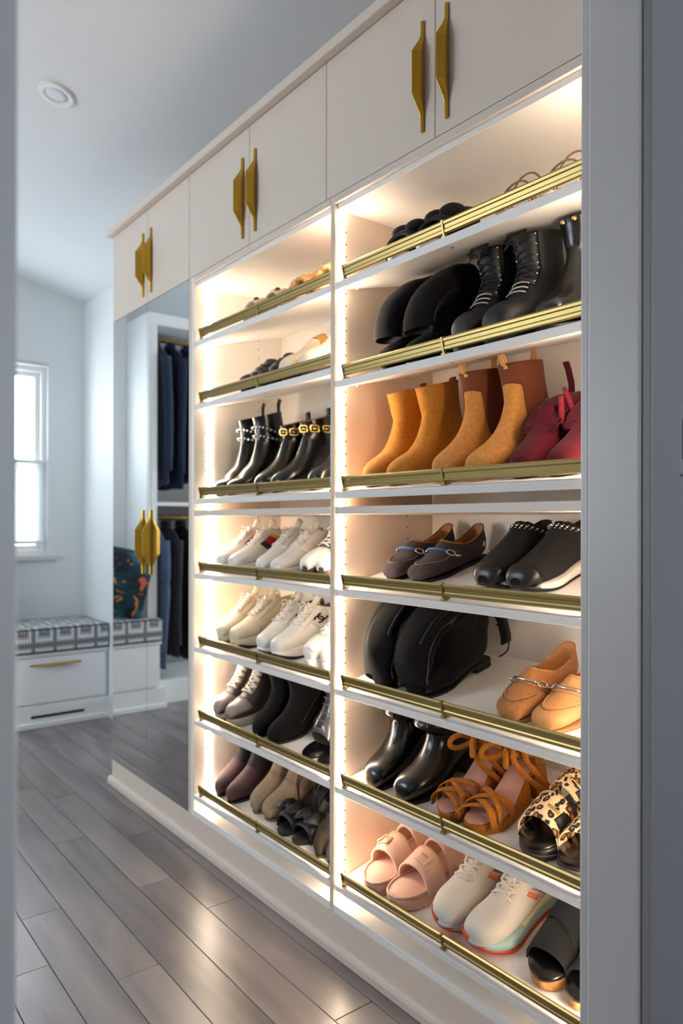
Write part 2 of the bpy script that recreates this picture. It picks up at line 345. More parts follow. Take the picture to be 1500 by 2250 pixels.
# wall switch beside the casing
sp = thing('light_switch', 'white light switch plate on the near wall beside the door casing', 'switch', (1.168, DY0, 1.236))
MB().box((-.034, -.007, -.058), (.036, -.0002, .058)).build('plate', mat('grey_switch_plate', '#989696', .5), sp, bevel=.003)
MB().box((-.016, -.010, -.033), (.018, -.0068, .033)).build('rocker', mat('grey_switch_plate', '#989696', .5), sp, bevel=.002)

# ------------------------------------------------------------------ wardrobe run
XF = 1.15; XB = 1.505
Y0w, Y1w = .722, 3.052       # near end, far end
ZB, ZU, ZT = .10, 1.941, 2.300  # plinth top, upper door bottom, upper door top
YR0, YR1, YL0, YL1 = .741, 1.5145, 1.5300, 2.306
YM0 = 2.343
# plinth and quarter-round at the floor, top moulding
box('trim_3', (XF, Y0w, 0), (XW-.002, 3.058, ZB-.0005), CAB, kind='structure', bevel=.001)
q = MB(); prof = [(0, .001)] + [(-.002-.013*math.cos(a)*1.0, .012+.020*math.sin(a)) for a in np.linspace(0, PI/2, 6)] + [(0, .032)]
prof = [(-.0005, .001), (-.015, .001), (-.015, .018), (-.012, .026), (-.006, .031), (-.0005, .032)]
q.rings([[(XF+x, y, z) for x, z in prof] for y in (Y0w, 3.072)]); q.build('trim_4', CAB, kind='structure')
cm = MB(); prof = [(0, ZT+.0005), (-.022, ZT+.003), (-.024, ZT+.008), (-.024, ZT+.024), (.006, ZT+.024), (.006, ZT+.0005)]
prof = [(.30, ZT+.0008), (-.022, ZT+.0008), (-.024, ZT+.003), (-.024, ZT+.026), (.30, ZT+.026)]
cm.rings([[(XF+x, y, z) for x, z in prof] for y in (Y0w, 3.075)]); cm.build('trim_5', CAB, kind='structure')

shoe = thing('shoe_cabinet', 'white built-in cabinet of lit slanted shoe shelves with brass rails', 'cabinet', (XF, Y0w, ZB))
bpy.context.view_layer.update()
def cab(name, mb, m, **k):
    o = mb.build(name, m, None, **k); o.parent = shoe; o.matrix_parent_inverse = Matrix.Translation((-XF, -Y0w, -ZB)); return o
def cabs(name, mb, m, par, **k):
    o = mb.build(name, m, None, **k); o.parent = par; return o
ZTOP = ZU-.034     # underside of the cabinet top
cab('side_panel', MB().box((XF+.0005, Y0w, ZB), (XB+.015, YR0, ZU-.0005)), CABIN, bevel=.001)
cab('side_panel', MB().box((XF+.0005, YL1, ZB), (XB+.015, YM0-.019, ZU-.0005)), CABIN, bevel=.001)
cab('face_stile', MB().box((XF-.0005, YM0-.019, ZB), (XB+.015, YM0-.0015, ZU-.0005)), CAB, bevel=.001)
cab('divider', MB().box((XF, YR1, ZB), (XB, YL0, ZU-.0005)), CAB, bevel=.001)
cab('back_panel', MB().box((XB, YR0, ZB), (XB+.015, YR1+.0075, ZU-.0005)), CABIN)
cab('back_panel', MB().box((XB, YR1+.0075, ZB), (XB+.015, YL1, ZU-.0005)), CABIN)
for a, b in ((YR0, YR1), (YL0, YL1)):
    cab('top_panel', MB().box((XF+.010, a+.0003, ZTOP), (XB-.0003, b-.0003, ZU-.0008)), CABIN, bevel=.001)
    cab('face_rail', MB().box((XF-.0005, a+.0003, ZU-.020), (XF+.0097, b-.0003, ZU-.0008)), CAB, bevel=.001)
    cab('bottom_panel', MB().box((XF+.0005, a+.0003, ZB), (XB-.0003, b-.0003, ZB+.020)), CABIN, bevel=.001)
    cab('fixed_shelf', MB().box((XF+.001, a+.0035, 1.1225), (XB-.0003, b-.0035, 1.1415)), CAB, bevel=.001)
LEVELS = {'R': [1.717, 1.464, 1.180, .930, .675, .424, .172], 'L': [1.717, 1.502, 1.180, .927, .676, .426, .170]}
for y, fc, x0, bay in ((YR1, -1, XF+.018, 'R'), (YR0, 1, XF+.018, 'R'), (YL1, -1, XF+.055, 'L'), (YL0, 1, XF+.018, 'L')):
    stops = [(ZB+.021, None)]
    for z in sorted(LEVELS[bay]+[1.1415]):
        if z == 1.1415: stops.append((1.1415+.0008, 1.1225-.0008))
        else: stops.append((z+.24*(x0-XF+.010)+.0012, z+.24*(x0-XF-.002)-.0202))
    stops.append((None, ZTOP-.0008))
    for k in range(len(stops)-1):
        o = MB().box((x0, min(y+.0003*fc, y+.0022*fc), stops[k][0]), (x0+.009, max(y+.0003*fc, y+.0022*fc), stops[k+1][1])).build('light_strip', LED, None)
        o.parent = shoe; o.matrix_parent_inverse = Matrix.Translation((-XF, -Y0w, -ZB))
# rows of shelf pin holes
for y, fc, xs in ((YR1, -1, (XF+.038, XF+.257)), (YR0, 1, (XF+.038, XF+.257)), (YL1, -1, (XF+.044, XF+.257)), (YL0, 1, (XF+.038, XF+.257))):
    m = MB()
    for x in xs:
        z = ZB+.06
        while z < ZTOP-.03:
            m.add([(x, y+fc*.0004, z)]+[(x+.0025*math.cos(PI*k/4), y+fc*.0004, z+.0025*math.sin(PI*k/4)) for k in range(8)], [(0, 1+k, 1+(k+1) % 8) if fc < 0 else (0, 1+(k+1) % 8, 1+k) for k in range(8)]); z += .032
    cab('pin_holes', m, mat('pin_hole', '#6b5a4c', .8), kind='stuff')
SL = .24; AL = math.atan(SL); CA, SA = math.cos(AL), math.sin(AL)
SHELF = dict(R1=1.717, R2=1.464, R3=1.180, R4=.930, R5=.675, R6=.424, R7=.172, L1=1.717, L2=1.502, L3=1.180, L4=.927, L5=.676, L6=.426, L7=.170)
def shelf_mw(x, y, z):   # local frame: x along the slope to the back, y across, z normal
    return Matrix(((CA, 0, -SA, x), (0, 1, 0, y), (SA, 0, CA, z), (0, 0, 0, 1)))
POST = {}
for key, z in SHELF.items():
    a, b = (YR0, YR1) if key[0] == 'R' else (YL0, YL1)
    yc = (a+b)/2; w = (b-a)/2-.0015
    m = MB().box((0, -w, -.0185), ((XB-XF-.004)/CA-.004, w, 0))
    o = m.build('shelf', CABIN, None, bevel=.0012); o.parent = shoe
    o.matrix_parent_inverse = Matrix.Translation((-XF, -Y0w, -ZB)); o.matrix_basis = shelf_mw(XF+.001, yc, z)
    r0, r1 = ((.778, 1.488) if key[0] == 'R' else (1.534, 2.275)); r0, r1 = r0-yc, r1-yc; x = .012
    prof = [(0, .008), (-.0028, .011), (-.0028, .0165), (-.0012, .0190), (-.0012, .0265), (-.0028, .0290), (-.0028, .0340), (0, .0370), (.0022, .037), (.0022, .008)]
    r = MB().rings([[(x+p, yy, q) for p, q in prof] for yy in (r0, r1)])
    ra = cabs('rail', r, BRASS, o)
    for yy in (r0+.003, (r0+r1)/2, r1-.003):
        pm = MB().box((x-.0042, yy-.0028, .0012), (x+.0045, yy+.0028, .0382)).box((x-.006, yy-.006, .0002), (x+.012, yy+.006, .0045))
        cabs('rail_post', pm, BRASS, o, bevel=.0006)
    cabs('screw_head', MB().cyl((.030, (r0+r1)/2, -.0186), (.030, (r0+r1)/2, -.0205), .004, 12), CHROME, o)
    for yy in (-w+.012, w-.012): cabs('shelf_pin', MB().cyl((.060, yy, -.0186), (.060, yy, -.024), .003, 8), CHROME, o)

# ---- cabinets above and the mirrored one
def handle_mesh(L=.246, proj=.034):
    n = [(-.5, .0065), (-.37, .0075), (-.31, .014), (-.19, .034), (.19, .034), (.31, .014), (.37, .0075), (.5, .0065)]
    R = []
    for t, p in n:
        z = t*L; k = min(1, p/.034)
        R.append([(-.001, -.0045, z), (-.5*p-.001, -.0045-.0055*k, z), (-p-.001, -.0010, z), (-p-.001, .0012, z), (-.5*p-.001, .0040, z), (-.001, .0045, z)])
    return MB().rings(R)
def handle(parent, y, z, flip=1, org=(0, 0, 0)):
    m = handle_mesh(); m.v = [(x, yy*flip, zz) for x, yy, zz in m.v]
    if flip < 0: m.f = [tuple(reversed(f)) for f in m.f]
    o = m.build('handle', GOLD, parent, bevel=.0008); o.location = (org[0], y, z); return o
def unit(name, label, cat, y0, y1, z0, z1, doorm, doorname, hz, depth, seam=None, body=CAB, mirror=False):
    t = thing(name, label, cat, (XF, y0, z0))
    ym = ((y0+y1)/2 if seam is None else seam)-y0; g = .0012; th = .019
    c = MB(); H = z1-z0; Wd = y1-y0
    c.box((th+.001, .0005, .0005), (depth, .018, H-.0005)).box((th+.001, Wd-.018, .0005), (depth, Wd-.0005, H-.0005)).box((th+.001, .018, .0005), (depth, Wd-.018, .018)).box((th+.001, .018, H-.018), (depth, Wd-.018, H-.0005)).box((depth-.012, .018, .018), (depth, Wd-.018, H-.018))
    c.build('carcass', body, t)
    for (a, b, hy, fl) in ((g, ym-g, ym-.037, 1), (ym+g, Wd-g, ym+.037, 1)):
        if mirror:
            d = MB().box((.005, a, g), (th, b, H-g)).build(doorname, body, t, bevel=.0008)
            MB().box((.0, a+.0004, g+.0004), (.0048, b-.0004, H-g-.0004)).build('mirror', MIRROR, d)
        else:
            d = MB().box((0, a, g), (th, b, H-g)).build(doorname, doorm, t, bevel=.0012)
        handle(d, hy, hz-z0, fl)
    return t
unit('overhead_cabinet', 'white two-door overhead cabinet at the near end above the tan suede boots', 'cabinet', Y0w+.010, 1.5495, ZU, ZT, CAB, 'door', 2.0905, .36, 1.1517)
unit('overhead_cabinet', 'white two-door overhead cabinet in the middle of the row with gold handles', 'cabinet', 1.5495, 2.343, ZU, ZT, CAB, 'door', 2.0925, .36, 1.9395)
unit('overhead_cabinet', 'white two-door overhead cabinet directly above the mirrored doors', 'cabinet', 2.343, Y1w, ZU, ZT, CAB, 'door', 2.0945, .36, 2.6975)
unit('mirrored_wardrobe', 'tall wardrobe with two mirrored doors and gold handles at the far end', 'wardrobe', 2.343, Y1w, ZB, ZU, CAB, 'door', 1.025, .36, 2.6975, mirror=True)

# ------------------------------------------------------------------ window bench, cushion, pillow
bench = thing('window_bench', 'white window bench with a wide drawer and a black floor vent', 'bench', (.456, 4.115, 0))
BW = XW-.456-.002
bm = MB(); bm.box((0, .022, .12), (BW, .082, .378)).box((.052, .082, .12), (BW, YB-4.115-.001, .378)); bm.build('body', COOL, bench)
MB().box((-.004, .0, .378), (BW, .083, .396)).build('seat_edge', COOL, bench, bevel=.003)
MB().box((.053, .083, .378), (BW, YB-4.116, .396)).build('seat_board', COOL, bench)
dr = MB().box((.012, .001, .128), (BW-.02, .021, .372)).build('drawer', COOL, bench, bevel=.0015)
hm = handle_mesh(.27, .03); hm.v = [(.845-.064+zz, x, yy+.335) for x, yy, zz in hm.v]; hm.build('handle', GOLD, dr, bevel=.0008)
pl = MB().box((-.026, -.002, 0), (BW, .082, .119)).build('plinth', COOL, bench, bevel=.002)
MB().box((-.032, -.012, 0), (BW, -.0022, .028)).build('base_shoe', COOL, bench, bevel=.003)
vn = MB().box((.640, -.0036, .034), (.968, -.0021, .098)).build('vent_plate', COOL, bench, bevel=.0006)
MB().box((.650, -.0046, .052), (.932, -.0037, .067)).build('vent_slot', DARK, vn)
# piped box cushion
cu = thing('bench_cushion', 'grey and white geometric print box cushion on the window bench', 'cushion', (.45, 4.105, .3965))
cw, cd, ch = XW-.45-.006, YB-4.105-.004, .135
def superbox(w, d, h, nx, ny, e=6):
    R = []
    for i in range(9):
        z = i/8; k = 1-abs(2*z-1)**5*.03; rr = []
        for j in range(48):
            a = 2*PI*j/48; c, s = math.cos(a), math.sin(a)
            x = abs(c)**(2/10)*(1 if c >= 0 else -1); y = abs(s)**(2/10)*(1 if s >= 0 else -1)
            puff = .004*math.sin(PI*z)
            rr.append((w/2+x*(w/2*k), d/2+y*(d/2*k), h*z))
        R.append(rr)
    return MB().rings(R)
nx, ny = .056, .088     # notch where the cushion meets the closet
LP = [(0, 0), (cw, 0), (cw, cd), (nx, cd), (nx, ny), (0, ny)]
def inset(d): return [(d, d), (cw-d, d), (cw-d, cd-d), (nx+d, cd-d), (nx+d, ny-d), (d, ny-d)]
cb = MB(); v = []
for d, z in ((.012, 0), (0, .012), (0, ch-.012), (.012, ch)): v += [(x, y, z) for x, y in inset(d)]
f = [tuple(range(5, -1, -1)), tuple(range(18, 24))]
for a in range(3): f += [(a*6+i, a*6+(i+1) % 6, (a+1)*6+(i+1) % 6, (a+1)*6+i) for i in range(6)]
cb.add(v, f); cb.build('cushion_body', cushion_mat(), cu, bevel=.006)
pm = MB()
for z in (.006, ch-.006): pm.tube([(x, y, z) for x, y in inset(.003)], .0045, 6, True)
pm.build('piping', mat('grey_piping', '#55585c', .8), cu, smooth=True)
# pillow leaning on the closet side
def pillow(w, h, t):
    R = []; n = 14
    for i in range(n+1):
        v = -1+2*i/n; row = []
        G = []
        for j in range(n+1):
            u = -1+2*j/n; b = max(0, (1-abs(u)**2.2)*(1-abs(v)**2.2))**.62
            x = u*w/2*(1-.10*abs(v)**3+.10*abs(u*v)**3); z = v*h/2*(1-.12*abs(u)**3+.11*abs(u*v)**3); G.append((x, t/2*b, z))
        R.append(G)
    m = MB(); A = R; B = [[(x, -y, z) for x, y, z in r] for r in R]; k = n+1
    m.add([p for r in A for p in r], [(i*k+j, i*k+j+1, (i+1)*k+j+1, (i+1)*k+j) for i in range(n) for j in range(n)])
    m.add([p for r in B for p in r], [(i*k+j, (i+1)*k+j, (i+1)*k+j+1, i*k+j+1) for i in range(n) for j in range(n)])
    return m
pw = thing('throw_pillow', 'teal and orange floral throw pillow leaning on the closet side, seen in the mirror', 'pillow')
pw.matrix_world = Matrix.Translation((.688, 4.260, .752)) @ Matrix.Rotation(math.radians(27), 4, 'Z') @ Matrix.Rotation(math.radians(-9), 4, 'X') @ Matrix.Rotation(math.radians(-12), 4, 'Y')
pillow(.40, .40, .15).build('pillow_body', floral_mat(), pw, smooth=True)
ed = MB(); ed.tube([(.20*math.copysign(abs(math.cos(a))**.45, math.cos(a))*.99, 0, .20*math.copysign(abs(math.sin(a))**.45, math.sin(a))) for a in np.linspace(0, 2*PI, 40, endpoint=False)], .003, 6, True); ed.build('piping', mat('dark_piping', '#14212b', .8), pw, smooth=True)

# ------------------------------------------------------------------ hanging closet seen in the mirror
CX0, CX1, CY0, CY1, CH = -.62, .503, 4.20, 4.715, 2.36
hc = thing('hanging_closet', 'open white closet with two brass rods of dark clothes, seen in the mirror', 'closet', (CX0, CY0, 0))
cwid, cdep = CX1-CX0, CY1-CY0
MB().box((cwid-.019, .001, .0), (cwid, cdep, CH-.07)).build('side_panel', COOL, hc, bevel=.001)
MB().box((0, .001, .0), (.019, cdep, CH-.07)).build('side_panel', COOL, hc, bevel=.001)
MB().box((cwid-.056, -.001, .0), (cwid-.0192, .018, CH-.07)).build('face_stile', COOL, hc, bevel=.001)
MB().box((.0192, .002, .125), (cwid-.0192, cdep-.012, .143)).build('bottom_shelf', COOL, hc, bevel=.001)
MB().box((.0192, .002, 1.20), (cwid-.0192, cdep-.012, 1.222)).build('middle_shelf', COOL, hc, bevel=.001)
MB().box((0, -.001, CH-.07), (cwid, cdep, CH)).build('top_panel', COOL, hc, bevel=.001)
MB().box((.0192, -.0, 0), (cwid-.057, .016, .1245)).build('kick_board', COOL, hc, bevel=.001)
MB().box((.0192, cdep-.011, .143), (cwid-.0192, cdep, CH-.07)).build('back_panel', CABGREY, hc)
RODZ = (2.245, 1.13); RY = .17
for z in RODZ:
    MB().tube([(.020, RY, z), (cwid-.020, RY, z)], .014, 12, flat=1.25).build('hanging_rod', BRASS, hc, smooth=True)
def garment(kind, x, ztop, length, m, hangm, label, hl, seed, thick=.042, halfw=.19, gname='shirt'):
    rnd = random.Random(seed)
    wx, wy = CX0+x, CY0+RY
    hg = thing('clothes_hanger', hl, 'hanger', (wx, wy, ztop-.062))
    hk = [(0, 0, .0)]+[(0, .0, .012*i) for i in range(1, 4)]+[(0, .021*math.cos(a)-.0, .062+.021*math.sin(a)) for a in np.linspace(-PI*.30, PI*1.0, 12)]
    h = MB().tube(hk, .0022, 6); h.build('hook', CHROME, hg, smooth=True)
    arm = MB().tube([(0, -halfw*.93, -.085), (0, -halfw*.5, -.030), (0, 0, -.004), (0, halfw*.5, -.030), (0, halfw*.93, -.085)], .007, 8); arm.build('arms', mat('hanger_wood', '#c9c4ba', .5), hg, smooth=True)
    g = thing(gname, label, gname, (wx, wy, ztop-.062), 'clothes on the brass rods')
    ns, R = 26, []
    ph = [rnd.uniform(0, 6) for _ in range(4)]
    for i in range(ns+1):
        t = i/ns
        if t < .16:
            k = t/.16; hw = .045+(halfw-.045)*k**.62; z = .004-.088*k**1.1; th = thick*(.45+.35*k)
        else:
            k = (t-.16)/.84; hw = halfw*(1-.04*k+.03*math.sin(5*k+ph[0])); z = -.084-(length-.09)*k; th = thick*(.8+.25*k)
        fold = .006*min(1, max(0, t-.1)*2)
        rr = []
        for j in range(40):
            a = 2*PI*j/40; y = hw*math.cos(a)
            xx = th*.5*math.copysign(abs(math.sin(a))**.6, math.sin(a)) + fold*math.sin(4.2*y/halfw*2+ph[1]+1.5*t)+fold*.5*math.sin(9*y/halfw+ph[2]-2*t)
            rr.append((xx, y, z+(.006*math.sin(3*a+ph[3]) if i == ns else 0)))
        R.append(rr)
    MB().rings(R).build('body', m, g, smooth=True)
    if kind != 'trousers':
        for sg in (-1, 1):
            L = length*.80; P, rads = [], []
            for i in range(13):
                k = i/12; P.append((.010*math.sin(3*k+ph[1]+sg), sg*(halfw*.95+.020*math.sin(PI*min(1, k*2)/2)-.018*k), -.080-L*k)); rads.append(.030-.008*k)
            MB().tube(P, rads, 12).build('sleeve', m, g, smooth=True)
        c = MB(); G = []
        for i in range(5):
            k = i/4; G.append([((.030+.006*k)*math.cos(a)*.8, (.052+.008*k)*math.sin(a), .030-.030*abs(math.cos(a/1.0))*k*.4-.032*k+.012) for a in np.linspace(.15, 2*PI-.15, 20)])
        c.sheet(G, .003); c.build('collar', m, g, smooth=True)
    return g
NAVY = mat('navy_cloth', '#1b2746', .85, bump=.15, scale=200, var=.25, sheen=.3)
BLUE = mat('slate_blue_cloth', '#4a5a78', .85, bump=.15, scale=240, var=.15, sheen=.3)
INK = mat('charcoal_cloth', '#1a1c22', .85, bump=.1, scale=200, var=.2, sheen=.2)
xs = cwid
garment('shirt', xs-.115, RODZ[0], .86, NAVY, 0, 'navy shirt on the upper rod nearest the closet side panel', 'hanger of the upper navy shirt nearest the closet side panel', 3)
garment('shirt', xs-.215, RODZ[0], .88, mat('deep_navy_cloth', '#141e3c', .85, bump=.1, scale=200, var=.25), 0, 'deep navy shirt on the upper rod, second from the side panel', 'hanger of the deep navy shirt, second on the upper rod', 4)
garment('shirt', xs-.325, RODZ[0], .84, mat('indigo_cloth', '#22305a', .85, bump=.1, scale=200, var=.25), 0, 'indigo shirt on the upper rod, third from the side panel', 'hanger of the indigo shirt, third on the upper rod', 5)
garment('jacket', xs-.095, RODZ[1], .86, BLUE, 0, 'slate blue suit jacket on the lower rod nearest the side panel', 'hanger of the slate blue jacket on the lower rod', 6, .05, gname='jacket')
garment('jacket', xs-.190, RODZ[1], .80, INK, 0, 'charcoal jacket on the lower rod behind the slate blue jacket', 'hanger of the charcoal jacket on the lower rod', 7, .05, gname='jacket')
garment('jacket', xs-.290, RODZ[1], .82, mat('black_cloth', '#121318', .85, bump=.1, scale=200, var=.2), 0, 'black jacket on the lower rod, third from the side panel', 'hanger of the black jacket, third on the lower rod', 8, .05, gname='jacket')
# ------------------------------------------------------------------ shoes: surface from a toe-to-collar ladder of rings
def cr(A, s):
    """Catmull-Rom through the rows of A at float parameters s"""
    A = np.asarray(A, float); n = len(A); s = np.clip(np.asarray(s, float), 0, n-1-1e-9); i = np.floor(s).astype(int); t = (s-i)[..., None]
    p0 = A[np.maximum(i-1, 0)]; p1 = A[i]; p2 = A[np.minimum(i+1, n-1)]; p3 = A[np.minimum(i+2, n-1)]
    return .5*((2*p1)+(-p0+p2)*t+(2*p0-5*p1+4*p2-p3)*t*t+(-p0+3*p1-3*p2+p3)*t**3)
ZMAX = [.3]
class Lad:
    def __init__(s, st, inner=1, L=.26, zs=None, et=.85, eb=.55, defo=None, dip=0., dipn=2.):
        st = [list(map(float, r)) for r in st]
        if zs:
            for r in st: r[1] += zs(r[0]); r[3] += zs(r[2])
        top = max(max(r[1], r[3]) for r in st)
        if top > ZMAX[0]:      # keep the shaft below the shelf above it
            for r in st:
                for k in (1, 3):
                    if r[k] > .11: r[k] = .11+(r[k]-.11)*(ZMAX[0]-.11)/(top-.11)
        s.st = st; s.N = len(st)-1; s.inner = inner; s.L = L; s.et, s.eb, s.defo, s.dip, s.dipn = et, eb, defo, dip, dipn
    def raw(s, S_, PH):
        r = cr(s.st, S_); px, pz, qx, qz, w = [r[..., k] for k in range(5)]
        c, sn = np.cos(PH), np.sin(PH); k = (c+1)/2; e = s.eb+(s.et-s.eb)*k
        y = w*np.sign(sn)*np.abs(sn)**e
        x = (px+qx)/2+(px-qx)/2*c; z = (pz+qz)/2+(pz-qz)/2*c
        if s.dip: z = z-s.dip*np.clip((S_-(s.N-s.dipn))/s.dipn, 0, 1)**1.5*np.abs(sn)**1.6
        y = y+s.inner*.010*np.clip((x/s.L-.62)/.38, 0, 1)**2
        P = np.stack([x, y, z], -1)
        if s.defo is not None: P = P+s.defo(S_, PH, P)
        return P
    def pts(s, S_, PH, off=0.):
        S_, PH = np.broadcast_arrays(np.asarray(S_, float), np.asarray(PH, float)); P = s.raw(S_, PH)
        if np.any(np.asarray(off) != 0):
            e = .02; a = np.clip(S_-e, 0, s.N); b = np.clip(S_+e, 0, s.N)
            ds = s.raw(b, PH)-s.raw(a, PH); dp = s.raw(S_, PH+e)-s.raw(S_, PH-e)
            n = np.cross(dp, ds); l = np.linalg.norm(n, axis=-1, keepdims=True); n = n/np.maximum(l, 1e-9)
            r = cr(s.st, S_); ctr = np.stack([(r[..., 0]+r[..., 2])/2, P[..., 1]*0, (r[..., 1]+r[..., 3])/2], -1)
            f = np.sign(np.sum(n*(P-ctr), -1, keepdims=True)); f[f == 0] = 1
            P = P+n*f*(np.asarray(off)[..., None] if np.ndim(off) else off)
        return P
    def grid(s, s0, s1, nr, p0, p1, npz, off=0.): return s.pts(np.linspace(s0, s1, nr)[:, None], np.linspace(p0, p1, npz)[None, :], off)
def flipf(mb): mb.f = [tuple(reversed(f)) for f in mb.f]; return mb
def upper(root, lad, m, lm=None, depth=2.4, name='upper', nphi=30, per=3):
    ph = np.linspace(0, 2*PI, nphi, endpoint=False); R = lad.pts(np.linspace(0, lad.N, lad.N*per+1)[:, None], ph[None, :])
    o = MB().rings(list(R), True, True, False).build(name, m, root, smooth=True)
    if lm:
        k = [lad.pts(np.full(nphi, lad.N), ph)]
        for d in np.linspace(.04, depth, 6): k.append(lad.pts(np.full(nphi, lad.N-d), ph, -.0035))
        MB().rings(list(k), True, False, True).build('lining', lm, root, smooth=True)
    return o
def patch(root, name, lad, m, s0, s1, p0, p1, off=.0012, th=.0016, nr=8, npz=12, shape_=None):
    S_ = np.linspace(s0, s1, nr)[:, None]+np.zeros((1, npz)); u = np.linspace(0, 1, npz)[None, :]
    a, b = np.full((nr, 1), p0), np.full((nr, 1), p1)
    if shape_ is not None:
        k = np.array([shape_(i/(nr-1)) for i in range(nr)])[:, None]; mid = (a+b)/2; a, b = mid+(a-mid)*k, mid+(b-mid)*k
    return MB().sheet(lad.pts(S_, a+(b-a)*u, off), th).build(name, m, root, smooth=True)
def laces(root, lad, m, s0, s1, n, a0=.42, a1=.34, r=.0026, straight=False, bow=True, off=.004, name='laces'):
    mb = MB(); ss = np.linspace(s0, s1, n+1)
    for k in range(n):
        for sg in ((1, -1) if not straight else (1,)):
            u = np.linspace(-1, 1, 7); a = a0+(a1-a0)*k/max(1, n-1); d = (ss[k+1]-ss[k])*(.5 if straight else .95)
            sv = ss[k]+d*(u*sg+1)/2 if not straight else np.full(7, ss[k])
            mb.tube(lad.pts(sv, u*a, off+.0015*(1-u*u)), r, 6, flat=.6)
    if bow:
        c = lad.pts(np.array([ss[-1]]), np.array([0.]), off+.003)[0]
        for sg in (-1, 1):
            mb.tube([(c[0], c[1], c[2]), (c[0]+.008, c[1]+sg*.016, c[2]+.010), (c[0]+.012, c[1]+sg*.030, c[2]+.002), (c[0]+.014, c[1]+sg*.022, c[2]-.006), (c[0]+.004, c[1]+sg*.006, c[2])], r, 6, flat=.6)
            mb.tube([(c[0], c[1], c[2]), (c[0]+.016, c[1]+sg*.010, c[2]-.002), (c[0]+.030, c[1]+sg*.017, c[2]-.020)], r*.9, 6, flat=.6)
    return mb.build(name, m, root, smooth=True)
OUT = [(0, 0), (.004, .22), (.012, .38), (.03, .53), (.06, .64), (.11, .70), (.2, .71), (.32, .69), (.44, .72), (.56, .82), (.67, .95), (.75, 1.0), (.82, .97), (.88, .86), (.93, .70), (.965, .51), (.987, .31), (.997, .14), (1, 0)]
def halfw(L, W, x, pt=1.0):
    t = np.clip(x/L, 0, 1); xs = [a for a, _ in OUT]; ys = [b for _, b in OUT]; v = np.interp(t, xs, ys)
    if pt < 1: v = v*(1-(1-pt)*np.clip((t-.6)/.4, 0, 1))
    return v*W/2
def slab(root, name, L, W, zb, zt, m, inner=1, x0=0., x1=None, grow=0., pt=1.0, ch=.18, n=34, off=0., flatfront=False):
    """lofted sole piece between zb(x) and zt(x)"""
    x1 = L if x1 is None else x1; u = (1-np.cos(np.linspace(0, PI, n)))/2; R = []
    for k in u:
        x = x0+(x1-x0)*k; h = max(.0008, float(halfw(L, W, x, pt))+grow); a, b = zb(x), zt(x); c = min((b-a)*ch, h*.6)
        yo = inner*.010*max(0, (x/L-.62)/.38)**2; xx = x+(grow*(2*x/L-1))+off
        R.append([(xx, yo-h+c, a), (xx, yo+h-c, a), (xx, yo+h, a+c), (xx, yo+h, b-c), (xx, yo+h-c, b), (xx, yo, b), (xx, yo-h+c, b), (xx, yo-h, b-c), (xx, yo-h, a+c)])
    return MB().rings(R).build(name, m, root, smooth=True, angle=.9)
def lifter(L, tf, h):
    def zs(x):
        t = min(1, max(0, (.66*L-x)/(.42*L))); return tf+h*t*t*(3-2*t)
    return zs
def arch(root, name, m, x0, x1, w, z0, h, th=.003, lean=0., diag=0., inner=1, p=.75, nr=6, nt=20, curve=0., zfn=None, hb=None, wav=0.):
    G = []
    for i in range(nr):
        r = i/(nr-1); row = []; hh = h if hb is None else h+(hb-h)*r
        ww = w if not isinstance(w, tuple) else w[0]+(w[1]-w[0])*r
        for j in range(nt):
            a = PI*j/(nt-1); c, s_ = -math.cos(a), math.sin(a)
            x = x0+(x1-x0)*r+lean*s_+diag*c*inner+curve*(s_**2)*(r-.5)*2
            z = (zfn(x) if zfn else z0)+hh*s_**p+wav*math.sin(3*PI*r)*s_
            row.append((x, c*ww+inner*.010*max(0, (x/.26-.62)/.38)**2, z))
        G.append(row)
    return MB().sheet(G, th).build(name, m, root, smooth=True)
def ribbon(mb, path, w, th, wdir):
    P = np.array(path, float); d = np.array(wdir, float)
    if d.ndim == 1: d = np.tile(d, (len(P), 1))
    d = d/np.linalg.norm(d, axis=1, keepdims=True)
    return mb.sheet([[tuple(p-k*w/2) , tuple(p), tuple(p+k*w/2)] for p, k in zip(P, d)], th)
def ribbon_to(mb, path, w, th, facing):
    P = np.array(path, float); t = np.gradient(P, axis=0); d = np.cross(t, np.array(facing, float)); return ribbon(mb, P, w, th, d/np.maximum(np.linalg.norm(d, axis=1, keepdims=True), 1e-6))
def side_panel(root, name, lad, m, rows, sg=1, off=.0014, th=.0018, nx=9, sub=3):
    """panel on the side of an upper, bounded in side view by rows of (z, x_front, x_back)"""
    D = lad.pts(np.linspace(2, lad.N, 110)[:, None], sg*np.linspace(.03, .97, 60)[None, :]*PI).reshape(-1, 3); R = cr(rows, np.linspace(0, len(rows)-1, (len(rows)-1)*sub+1)); G = []
    for z, xa, xb in R:
        row = []
        for x in np.linspace(xa, xb, nx):
            d = (D[:, 0]-x)**2+(D[:, 2]-z)**2; k = np.argsort(d)[:6]; w = 1/(d[k]+1e-7); row.append((x, float((D[k, 1]*w).sum()/w.sum())+sg*off, z))
        G.append(row)
    G = np.array(G)
    for _ in range(2): G[1:-1, 1:-1, 1] = (G[1:-1, 1:-1, 1]*2+G[:-2, 1:-1, 1]+G[2:, 1:-1, 1]+G[1:-1, :-2, 1]+G[1:-1, 2:, 1])/6
    return MB().sheet(G, th).build(name, m, root, smooth=True)
